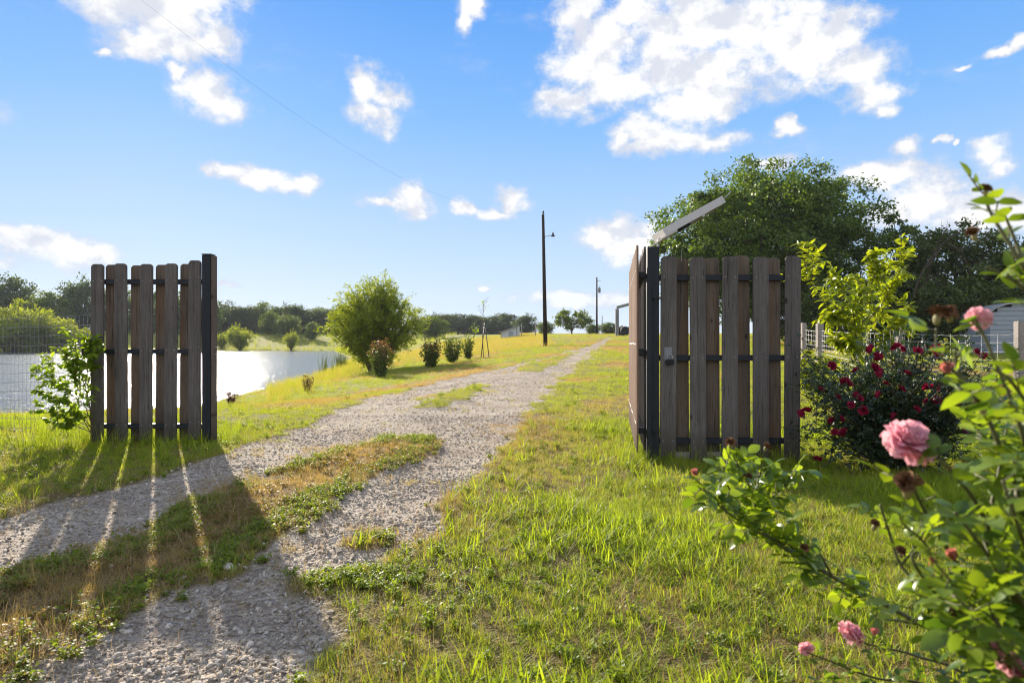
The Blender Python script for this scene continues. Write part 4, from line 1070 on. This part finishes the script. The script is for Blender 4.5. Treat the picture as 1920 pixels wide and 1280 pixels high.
def lathe(bm, prof, seg=10):
    rows = [[bm.verts.new((r*math.cos(a*6.283/seg), r*math.sin(a*6.283/seg), z)) for a in range(seg)] for r, z in prof]
    for a, b in zip(rows, rows[1:]):
        for j in range(seg): bm.faces.new((a[j], a[(j+1) % seg], b[(j+1) % seg], b[j]))
    bm.faces.new(rows[0][::-1]); bm.faces.new(rows[-1])
def hip_mesh(seed, r):
    """a spent flower: swollen green hip, crown of shrivelled brown petals"""
    q = np.random.RandomState(seed); bm = bmesh.new()
    lathe(bm, [(r*.16, -1.1*r), (r*.36, -.8*r), (r*.45, -.4*r), (r*.36, 0), (r*.3, .1*r)])
    a = bpy.data.meshes.new('hip'); bm.to_mesh(a); bm.free(); a.materials.append(M['hip'])
    A = Acc(); pt = petal(.45, .7, .5); n = 26
    az = q.uniform(0, 6.28, n); e = q.uniform(-.2, 1.4, n)
    D = np.stack([np.cos(az)*np.cos(e), np.sin(az)*np.cos(e), np.sin(e)], 1); Nn = norm(q.normal(0, .5, (n, 3))+[0, 0, 1])
    A.add(*stamp(pt[0], pt[1], np.tile([0, 0, .05*r], (n, 1)), frames(D, Nn), r*q.uniform(.7, 1.25, n), q))
    return a, A.mesh('dried_petals', M['spent'], True)
def compound(A, q, P, D, N_, L, n=5):
    """rose leaf of five leaflets at P growing along D"""
    D = D/np.linalg.norm(D); S = np.cross(N_, D); S /= np.linalg.norm(S)+1e-9; Nn = np.cross(D, S)
    at_ = [(1.25*L, D, 1.0), (.95*L, D*.45+S, .85), (.95*L, D*.45-S, .85), (.45*L, D*.35+S, .7), (.45*L, D*.35-S, .7)][:n]
    Ps = np.array([P+D*a for a, _, _ in at_]); Ds = norm(np.array([d for _, d, _ in at_])+q.normal(0, .18, (n, 3)))
    Ns = norm(np.tile(Nn, (n, 1))+q.normal(0, .22, (n, 3)))
    A.add(*stamp(LEAF8R[0], LEAF8R[1], Ps, frames(Ds, Ns), L*np.array([s for _, _, s in at_])*q.uniform(.85, 1.15, n), q))
LEAF8R = leaf8(.31, .06, .14)

def red_roses():
    q = np.random.RandomState(9); b = Vector(((1680-960)/F*5.7, 5.7, h1(3.2, 5.7))); e = empty('red_rose_bush', b)
    tag(e, 'dark leaved rose bush covered in crimson blooms right of the padlocked panel', 'rose bush')
    A = Acc(); lst = []; tips = []
    for i in range(92):
        az = q.uniform(0, 6.283); f = math.sqrt(q.rand()); r = f*.94; hh = q.uniform(.70, 1.0)*(1.20-.36*f*f)
        d = np.array([math.cos(az), math.sin(az)*.8, 0]); s = spline([d*.10-[0, 0, .03], d*r*.5+[0, 0, hh*.55], d*r+[0, 0, hh]+q.normal(0, .05, 3)], 12)
        lst.append((s, np.linspace(.008, .003, 12))); tips.append(s[-1])
        for j in range(72):
            u = q.uniform(.12, 1)*11; k = int(min(u, 10)); p = s[k]+(s[k+1]-s[k])*(u-k)+q.normal(0, .05, 3); p[2] = max(p[2], .06)
            compound(A, q, p, norm(q.normal(0, 1, 3)*[1, 1, .5]+d*.5), norm(q.normal(0, .5, 3)+[0, 0, 1]), q.uniform(.022, .036))
    for i in range(48):                                    # low skirts
        az = q.uniform(0, 6.283); r = q.uniform(.45, 1.0); hh = q.uniform(.16, .55); d = np.array([math.cos(az), math.sin(az)*.8, 0])
        s = spline([d*.1, d*r*.55+[0, 0, hh*.8], d*r*.92+[0, 0, hh]], 12); lst.append((s, np.linspace(.006, .0025, 12)))
        for j in range(46):
            u = q.uniform(.25, 1)*11; k = int(min(u, 10)); p = s[k]+(s[k+1]-s[k])*(u-k)+q.normal(0, .055, 3); p[2] = max(p[2], .05)
            compound(A, q, p, norm(q.normal(0, 1, 3)*[1, 1, .5]+d*.5), norm(q.normal(0, .5, 3)+[0, 0, 1]), q.uniform(.022, .036))
    link('cane', tubes_mesh('cane', lst, M['rose_cane'], 5), e); link('foliage', A.mesh('foliage', M['redrose_leaf'], True), e)
    bl = [rose_mesh('bloom', 100+i, .035, SMALL, 'red') for i in range(4)]
    spots = [(1560, 686), (1645, 665), (1650, 672), (1634, 655), (1605, 695), (1640, 690), (1585, 715), (1590, 720), (1570, 745), (1606, 740), (1612, 748), (1648, 740), (1560, 790), (1576, 785), (1565, 810), (1582, 812), (1500, 775), (1512, 770), (1532, 862),
             (1740, 728), (1765, 728), (1755, 750), (1738, 752), (1718, 768), (1676, 780), (1797, 760), (1812, 806), (1755, 655), (1760, 668), (1830, 660), (1845, 668), (1720, 660), (1680, 652), (1690, 655), (1885, 690), (1900, 692), (1660, 720), (1700, 700), (1540, 730), (1620, 770), (1690, 730), (1650, 700), (1780, 690), (1595, 760)]
    for i, (px, py) in enumerate(spots):
        Yd = 5.7-math.sqrt(max(.02, .58**2-((px-1685)/F*5.7*.75)**2-((py-745)/F*5.7*.7)**2))*.9 if abs(px-1685) < 150 else 5.5
        p = at(px, py, Yd)-b
        o = link('bloom', bl[i % 4], e, p, (R(q.uniform(20, 80)), R(q.uniform(-40, 40)), q.uniform(0, 6)))
        o.scale = [q.uniform(.75, 1.15)]*3
red_roses()

def pink_roses():
    q = np.random.RandomState(14); root = Vector((1.42, 1.45, h1(1.4, 1.4))); e = empty('pink_rose_bush', root)
    tag(e, 'tall pink rose bush leaning in close at the right edge', 'rose bush'); ro = np.array(root)
    r0 = (0, 0, 0)
    def C(*pts): return [np.array(at(*p))-ro for p in pts]
    base = [np.array([0, 0, -.02])]
    canes = [  # (control points, radius, leaf start, spacing, leaflet length)
        (base+C((1860, 1250, 1.45), (1700, 1155, 1.55), (1560, 1080, 1.62), (1440, 1005, 1.68), (1375, 930, 1.7), (1355, 875, 1.7)), .0062, .62, .0075, .039),
        (C((1560, 1080, 1.62), (1470, 1010, 1.72), (1420, 930, 1.75), (1430, 870, 1.78)), .004, .35, .0075, .039),
        (C((1470, 1020, 1.66), (1400, 985, 1.62), (1340, 940, 1.6), (1305, 895, 1.6)), .0035, .3, .0075, .038),
        (C((1420, 960, 1.7), (1400, 900, 1.72), (1372, 850, 1.72)), .0028, .1, .008, .036),
        (C((1420, 960, 1.72), (1470, 910, 1.76), (1490, 880, 1.78)), .0028, .2, .008, .039),
        (C((1560, 1080, 1.62), (1545, 1050, 1.6), (1535, 1030, 1.6)), .003, .3, .05, .02),
        (base+C((1760, 1180, 1.3), (1745, 1120, 1.25), (1690, 1060, 1.3), (1665, 990, 1.32), (1650, 945, 1.32)), .0045, .45, .030, .036),
        (base+C((1850, 1130, 1.15), (1760, 1000, 1.1), (1715, 920, 1.06), (1702, 865, 1.05)), .0045, .35, .033, .037),
        (base+C((1900, 1120, 1.05), (1850, 980, 1.0), (1800, 900, .98), (1760, 860, .98)), .0045, .35, .030, .039),
        (base+C((1960, 1050, 1.0), (1900, 900, .98), (1850, 780, .98), (1800, 700, 1.0), (1790, 655, 1.0)), .0045, .45, .033, .037),
        (base+C((1960, 1000, .98), (1930, 860, .95), (1900, 760, .95), (1850, 640, .97), (1830, 600, .98)), .0045, .5, .060, .037),
        (C((1850, 780, .98), (1810, 720, .98), (1760, 660, .99), (1755, 615, .99)), .003, .2, .03, .034),
        (base+C((2010, 900, .95), (1990, 700, .95), (1950, 560, .97), (1900, 470, .98), (1858, 400, 1.0), (1848, 368, 1.0)), .0045, .55, .034, .034),
        (C((1950, 560, .97), (1890, 520, .97), (1850, 500, .98)), .003, .2, .030, .036),
        (C((1930, 520, .97), (1895, 430, .99), (1880, 395, .99)), .003, .3, .034, .032),
        (base+C((2000, 950, .92), (1960, 820, .88), (1900, 720, .85), (1860, 690, .85)), .004, .4, .030, .039),
        (base+C((1950, 1180, 1.0), (1880, 1080, .95), (1830, 1010, .92), (1790, 960, .92)), .004, .3, .027, .039),
        (base+C((1980, 1150, .95), (1930, 1040, .9), (1900, 960, .88), (1880, 900, .88)), .004, .3, .027, .041),
        (base+C((1900, 1260, 1.2), (1800, 1200, 1.2), (1720, 1170, 1.2), (1660, 1160, 1.22)), .0035, .3, .03, .028),
        (base+C((1850, 1290, 1.45), (1720, 1230, 1.5), (1640, 1210, 1.52), (1594, 1195, 1.53)), .0035, .35, .026, .024),
        (base+C((1800, 1310, 1.5), (1640, 1270, 1.5), (1560, 1240, 1.5), (1512, 1222, 1.5)), .0035, .4, .026, .024),
        (base+C((1960, 1260, 1.0), (1900, 1200, .95), (1850, 1150, .95), (1800, 1120, .96)), .0035, .3, .03, .034),
        (base+C((1960, 1290, 1.0), (1920, 1270, .95), (1895, 1255, .95)), .0035, .4, .03, .030),
        (C((1690, 1060, 1.3), (1725, 1010, 1.28), (1740, 970, 1.28)), .003, .2, .026, .032),
        (C((1850, 980, 1.0), (1870, 900, 1.02), (1880, 840, 1.04), (1890, 790, 1.05)), .003, .2, .030, .036),
        (base+C((1700, 1330, 1.55), (1600, 1290, 1.55), (1520, 1280, 1.5)), .003, .3, .024, .022),
        (base+C((2000, 1000, 1.15), (1930, 900, 1.2), (1880, 850, 1.22), (1850, 820, 1.22)), .0035, .4, .022, .038)]
    for i in range(32):                                    # younger shoots filling the bush out
        px, py = q.uniform(1680, 2000), q.uniform(900, 1300); Yd = q.uniform(.85, 1.5)
        if i % 3 == 0: px, py, Yd = q.uniform(1840, 2010), q.uniform(700, 950), q.uniform(.9, 1.4)
        p0 = (px+q.uniform(40, 160), py+q.uniform(140, 260), Yd+q.uniform(-.05, .15))
        canes.append((base+C(p0, ((px+p0[0])/2+q.uniform(-20, 30), (py+p0[1])/2-20, Yd+.03), (px, py, Yd)), .0032, .5, .024, q.uniform(.030, .042)))
    A = Acc(); lst = []
    for ci, (pts, rad, s0, sp, L) in enumerate(canes):
        s = spline(pts, 40); lst.append((s, np.linspace(rad, rad*.45, 40)))
        seg = np.linalg.norm(np.diff(s, axis=0), axis=1); cum = np.concatenate([[0], np.cumsum(seg)]); tot = cum[-1]
        u = s0*tot; side = 1
        while u < tot:
            k = min(int(np.searchsorted(cum, u))-1, 38); k = max(k, 0); p = s[k]+(s[k+1]-s[k])*((u-cum[k])/max(seg[k], 1e-6)); tg = norm(s[k+1]-s[k])
            sd = norm(np.cross(tg, [0, 0, 1.])+1e-6)*side
            d = norm(sd*.9+tg*.35+q.normal(0, .55, 3)+[0, 0, .12])
            compound(A, q, p, d, norm(q.normal(0, .35, 3)+[0, 0, 1]-tg*.1), L*q.uniform(.75, 1.15), 5 if q.rand() < .7 else 3)
            P2 = p+d*L*1.2; lst.append((np.array([p, (p+P2)/2-[0, 0, .001], P2]), .0011))
            u += sp*q.uniform(.7, 1.3); side = -side
    link('cane', tubes_mesh('cane', lst, M['rose_cane'], 6), e); link('foliage', A.mesh('foliage', M['pinkrose_leaf'], True), e)
    big = rose_mesh('bloom', 5, .046, FULL, 'pink')
    for (px, py, Yd, sc, rx, rz) in [(1702, 832, 1.05, .82, 35, .5), (1594, 1188, 1.53, .62, 40, 1.5), (1835, 598, .98, .36, 60, 2.2), (1895, 1252, .95, .55, 50, 1), (1512, 1216, 1.5, .36, 40, 3), (1860, 1215, .95, .30, 20, 1)]:
        o = link('bloom', big, e, np.array(at(px, py, Yd))-ro, (R(rx), R(q.uniform(-15, 15)), rz)); o.scale = (sc, sc, sc*.95)
    bud = rose_mesh('bud', 6, .020, [(5, .8, 88), (6, 1.0, 80), (6, 1.0, 68)], 'bud')
    for (px, py, Yd) in [(1780, 698, .99), (1880, 742, 1.0), (1305, 890, 1.6), (1745, 1060, 1.2), (1790, 1048, 1.0), (1640, 1190, 1.5), (1700, 1110, 1.3)]:
        o = link('bud', bud, e, np.array(at(px, py, Yd))-ro, (R(q.uniform(-25, 40)), R(q.uniform(-25, 25)), q.uniform(0, 6))); o.scale = [.72]*3
    hips = [hip_mesh(i, .0125) for i in range(3)]
    for i, (px, py, Yd, sc) in enumerate([(1757, 592, .99, 1.0), (1780, 590, .98, .9), (1848, 358, 1.0, .7), (1826, 440, .99, .75), (1370, 832, 1.72, 1.05), (1437, 838, 1.78, .9), (1702, 912, 1.02, 1.5), (1402, 895, 1.7, .9), (1690, 1035, 1.25, .8), (1840, 765, .98, .9), (1508, 1030, 1.62, .9), (1790, 1160, 1.0, 1.2), (1640, 985, 1.3, .8)]):
        h = link('spent_bloom', hips[i % 3][0], e, np.array(at(px, py, Yd))-ro, (R(q.uniform(-25, 25)), R(q.uniform(-25, 25)), q.uniform(0, 6))); h.scale = (sc, sc, sc)
        link('dried_petals', hips[i % 3][1], h)
    return
pink_roses()

# ------------------------------------------------------------------ fences, poles, buildings
def wires(name, P0, P1, parent, zs, nv, rad, mat, sag=0.0, zf=None, top=None):
    lst = []
    n = 24
    for z in zs:
        t = np.linspace(0, 1, n); p = P0[None]*(1-t)[:, None]+P1[None]*t[:, None]; p[:, 2] += z-sag*np.sin(t*math.pi)*(.5+.5*z)+.006*np.sin(t*31+z*9)
        lst.append((p, rad))
    for i in range(nv):
        t = (i+.5)/nv; b = P0*(1-t)+P1*t; lst.append((np.array([b+[0, 0, zs[0]], b+[0, 0, (top or zs[-1])]]), rad*.8))
    return link(name, tubes_mesh(name, lst, mat, 4), parent)
def build_fences():
    # right stock fence
    e = empty('wire_fence', on(1687, 15)); tag(e, 'galvanised stock wire fence on square wooden posts behind the roses', 'fence'); ro = np.array(e.location)
    pts = [(1507, 25), (1537, 23), (1687, 15.5), (1912, 13.2), (2250, 12.5)]
    tops = [605, 606, 602, 602, 600]; W = [.16, .2, .165, .15, .15]
    G = [np.array(on(px, Yd))-ro for px, Yd in pts]
    for i, (g, (px, Yd)) in enumerate(zip(G, pts)):
        tz = CAMZ+(640-tops[i])/F*Yd-ro[2]
        box('post', M['old_wood'], e, g[0]-W[i]/2, g[0]+W[i]/2, g[1]-W[i]/2, g[1]+W[i]/2, g[2]-.3, tz, .012)
    for a, b in zip(G, G[1:]):
        off = np.array([0, -.10, 0]); L = np.linalg.norm(b-a)
        wires('wire_mesh', a+off, b+off, e, [.08, .22, .36, .50, .64, .80, .98, 1.14], int(L/.30), .0045, M['wire'], .03)
    brace = np.array([G[1]+[.15, -.15, .9], G[1]+[1.2, -.9, .05]])
    link('brace', tubes_mesh('brace', [(brace, .05)], M['old_wood'], 7), e)
    # left welded wire fence
    e = empty('wire_fence', on(60, 7.5)); tag(e, 'fine dark welded wire fence left of the board panel in front of the pond', 'fence'); ro = np.array(e.location)
    a = np.array(on(176, 7.25))-ro; b = np.array((-7.3, 7.75, h1(-7.3, 7.75)))-ro
    wires('wire_mesh', a, b, e, [.03+.1*i for i in range(14)], 58, .0019, M['wire_dark'], .03)
    c = np.array((-9.5, 8.1, h1(-9.5, 8.1)))-ro; wires('wire_mesh', b, c, e, [.03+.1*i for i in range(14)], 40, .0019, M['wire_dark'], .03)
    box('post', M['steel'], e, b[0]-.02, b[0]+.02, b[1]-.02, b[1]+.02, b[2]-.3, b[2]+1.45, .004)
def build_poles():
    def pole(px, Yd, top, tilt_px, r):
        b = on(px, Yd); t = at(px+tilt_px, top, Yd)-b; return b, np.array(t)
    b, t = pole(1023, 47, 402, -5, .13)
    e = empty('utility_pole', b); tag(e, 'tall dark utility pole carrying a small yard lamp, the nearer of the two', 'utility pole', 'utility poles')
    link('shaft', tubes_mesh('shaft', [(np.array([[0, 0, -.5], t]), [.155, .10])], M['pole'], 10), e)
    bm = bmesh.new(); lathe(bm, [(.03, 0), (.03, .06), (.07, .08), (.075, .13), (.05, .16), (.06, .2), (.03, .24)]); bm_obj('insulator', bm, M['cable'], e, t+[0.02, 0, .01])
    za = t[2]*(638-440)/(638-402); xo = t[0]*za/t[2]
    arm = spline([(xo+.1, -.02, za-.1), (xo+.3, -.02, za-.02), (xo+.62, -.02, za+.03)], 10)
    link('lamp_arm', tubes_mesh('lamp_arm', [(arm, .022)], M['zinc'], 6), e)
    bm = bmesh.new(); lathe(bm, [(.13, -.10), (.14, -.06), (.09, 0), (.06, .04), (.06, .14), (.03, .17)], 12); bm_obj('lamp_head', bm, M['cable'], e, (xo+.66, -.02, za+.04))
    b2, t2 = pole(1119, 109, 520, 0, .13)
    e2 = empty('utility_pole', b2); tag(e2, 'farther utility pole with a round transformer can near its top', 'utility pole', 'utility poles')
    link('shaft', tubes_mesh('shaft', [(np.array([[0, 0, -.5], t2]), [.17, .11])], M['pole'], 8), e2)
    bm = bmesh.new(); lathe(bm, [(.16, 0), (.22, .03), (.22, .75), (.17, .8), (.05, .82), (.05, 1.05)], 12); bm_obj('transformer', bm, M['barn_steel'], e2, (.40, 0, t2[2]-2.45))
    bm = bmesh.new(); bx(bm, .08, .22, -.03, .03, t2[2]-2.1, t2[2]-2.02); bx(bm, .1, .6, -.02, .02, t2[2]-.6, t2[2]-.55); bm_obj('bracket', bm, M['cable'], e2)
    # service cable from the nearer pole up and over to the left
    A_ = np.array(b)+t+[0, 0, .2]; Bq = np.array(at(435, 130, 20)); Cq = np.array(at(765, 340, 29.7))
    # parabola through the three points, carried on past the frame
    sA, sC, sB = 0, (47-29.7)/27, 1.0
    k = np.linspace(0, 3.0, 90); xy = A_[None, :2]+(Bq-A_)[None, :2]*k[:, None]
    co_ = np.polyfit([sA, sC, sB], [A_[2], Cq[2], Bq[2]], 2); z = np.polyval(co_, np.minimum(k, 1.2)); z = z+np.clip(k-1.2, 0, 9)*np.polyval(np.polyder(co_), 1.2)*.5
    o = link('power_line', tubes_mesh('power_line', [(np.column_stack([xy, z]), .0022)], M['cable_grey'], 5)); tag(o, 'thin service cable sagging across the sky to the nearer pole', 'cable')
def build_buildings():
    for px, Yd, top, r_, lab in [(1129, 116, 592, .07, 'slim grey post just right of the second utility pole'), (978, 92, 606, .06, 'thin field post just right of the lean-to'), (1004, 88, 604, .06, 'thin field post between the lean-to and the lamp pole')]:
        b = on(px, Yd); hgt = CAMZ+(640-top)/F*Yd-b.z
        o = link('field_post', tubes_mesh('field_post', [(np.array([[0, 0, -.4], [0, 0, hgt*.5], [0.01, 0, hgt]]), [r_, r_, r_*.85])], M['old_wood'], 8), None, b); tag(o, lab, 'post')
    # small lean-to in the far field
    b = on(955, 95); s = 95/F; e = empty('lean_to_shed', b, R(-8)); tag(e, 'small pale lean-to shed with a sloping roof in the far field', 'shed')
    w, hl, hh, dp = 31*s, .95, 1.75, 2.2
    bm = bmesh.new()
    for y in (0, dp):
        pass
    v = [bm.verts.new(p) for p in ((-w/2, 0, -.2), (w/2, 0, -.2), (w/2, 0, hh-.15), (-w/2, 0, hl-.15), (-w/2, dp, -.2), (w/2, dp, -.2), (w/2, dp, hh-.15), (-w/2, dp, hl-.15))]
    for f in ((0, 1, 2, 3), (5, 4, 7, 6), (4, 0, 3, 7), (1, 5, 6, 2), (3, 2, 6, 7)): bm.faces.new([v[i] for i in f])
    bm_obj('wall', bm, M['shed_white'], e)
    ang = math.atan2(hh-hl, w); Mx = Matrix.Translation((-w/2, 0, hl-.12)) @ Matrix.Rotation(-ang, 4, 'Y')
    box('roof', M['roof_tin'], e, -.25, w/math.cos(ang)+.25, -.35, dp+.3, .0, .06, .01, Mx)
    box('door', M['shed'], e, -.1, .55, -.03, -.005, .0, .9, .004)
    for x in (-w/2+.04, w/2-.06): box('post', M['old_wood'], e, x-.05, x+.05, -.30, -.2, -.2, (hl if x < 0 else hh)-.16, .006)
    # steel barn frame
    b = on(1157, 78); s = 78/F; e = empty('barn_frame', b); tag(e, 'open grey steel barn frame showing left of the swung open gate leaf', 'barn')
    hp = CAMZ+(640-579)*s-b.z; span = 9.0
    for y in (0,):
        for x in (0, span): box('post', M['barn_steel'], e, x-.2, x+.2, y-.12, y+.12, -.3, hp, .01)
        rise = span/2*.26
        for sg in (0, 1):
            ang = math.atan2(rise, span/2); Mx = Matrix.Translation((0 if not sg else span, y, hp+.16)) @ Matrix.Rotation(-ang if not sg else math.pi+ang, 4, 'Y')
            box('rafter', M['barn_steel'], e, -.05, span/2/math.cos(ang), -.1, .1, -.16, .16, .01, Mx)
    # tractor under it
    b = on(1176, 80); e = empty('tractor', b, R(15)); tag(e, 'small rust red tractor parked under the steel barn frame', 'tractor')
    bm = bmesh.new(); bx(bm, -.3, 1.0, -.3, .3, .55, 1.05); bx(bm, -.75, -.3, -.35, .35, .5, .85); bm_obj('body', bm, M['rust'], e, bevel=.05)
    bm = bmesh.new(); bx(bm, -.75, -.65, -.25, .25, .85, 1.2); bx(bm, -.65, -.35, -.25, .25, .87, .93); bm_obj('seat', bm, M['rubber'], e, bevel=.02)
    for x, r, wd in ((-.55, .55, .3), (.8, .32, .18)):
        for y in (-.55, .55):
            bm = bmesh.new(); bmesh.ops.create_cone(bm, cap_ends=True, segments=20, radius1=r, radius2=r, depth=wd, matrix=Matrix.Translation((x, y, r)) @ Matrix.Rotation(R(90), 4, 'X')); bm_obj('wheel', bm, M['rubber'], e, bevel=.03)
    # ribbed shed at the right edge
    b = on(1944, 30); s = 30/F; e = empty('metal_shed', b, R(-14)); tag(e, 'grey ribbed metal shed with a pale door at the right edge', 'shed')
    W2, He, Hr, D = 3.6, 1.62, 2.3, 5
    n = 12; prof = [(-W2/2*math.cos(t)*-1 if False else -W2/2*math.cos(t), He+(Hr-He)*math.sin(t)**.8) for t in np.linspace(0, math.pi, n)]
    bm = bmesh.new(); nr = 13                          # lapped siding: horizontal ribs on the gable end
    zs = np.linspace(-.2, Hr, nr)
    for z0, z1 in zip(zs, zs[1:]):
        zc = (z0+z1)/2
        if zc <= He: hw = W2/2
        else: hw = W2/2*math.sqrt(max(.03, 1-((zc-He)/(Hr-He))**2))
        bx(bm, -hw, hw, -.0, .06, z0+.040, z1); bx(bm, -hw+.02, hw-.02, .03, .058, z0-.002, z0+.042)
    bm_obj('siding', bm, M['shed'], e)
    box('side_wall', M['shed'], e, -W2/2, -W2/2+.06, .07, D, -.2, He, .005); box('side_wall', M['shed'], e, W2/2-.06, W2/2, .07, D, -.2, He, .005)
    bm = bmesh.new(); r0 = [[bm.verts.new((x*1.04, y, z+k)) for (x, z) in prof] for k in (.02, .07) for y in (-.15, D)]
    for k in (0, 2):
        for j in range(n-1): bm.faces.new((r0[k][j], r0[k][j+1], r0[k+1][j+1], r0[k+1][j]))
    for j in range(n-1): bm.faces.new((r0[0][j], r0[0][j+1], r0[2][j+1], r0[2][j]))
    bm_obj('roof', bm, M['roof_tin'], e)
    box('door', M['shed_white'], e, -.88, -.58, -.035, -.004, .0, 1.15, .004)
    arch = np.array([(-.30, -.05, 0), (-.30, -.05, 1.25)]+[(.35-.65*math.cos(t), -.05, 1.25+.45*math.sin(t)) for t in np.linspace(.1, math.pi-.1, 10)]+[(1.0, -.05, 1.25), (1.0, -.05, 0)])
    link('arch_frame', tubes_mesh('arch_frame', [(arch, .05)], M['white_metal'], 6), e)
    # flat pale stone on the track
    q = np.random.RandomState(4); V, T, r = rock(q); g = gpt(428, 1064)
    o = link('flat_stone', np_mesh('flat_stone', V*[.05, .035, .028], T, M['stone_big'], r), None, (g[0], g[1], float(ground_z(np.array([g[0]]), np.array([g[1]]))[0])+.008)); tag(o, 'flat pale stone, largest on the near wheel track', 'stone')
build_fences(); build_poles(); build_buildings()

# ------------------------------------------------------------------ warm evening air
def build_haze():
    m, N = new_mat('haze_air')
    v = N.n('ShaderNodeVolumePrincipled'); v.inputs['Color'].default_value = (.86, .91, 1.0, 1); v.inputs['Density'].default_value = .00021; v.inputs['Anisotropy'].default_value = 0.0
    o = N.n('ShaderNodeOutputMaterial'); N.set(o, 'Volume', v)
    bm = bmesh.new(); bx(bm, -715, 715, -140, 1010, -4.0, 26.0)
    tag(bm_obj('haze', bm, m), kind='stuff')
build_haze()
cy.volume_bounces = 0
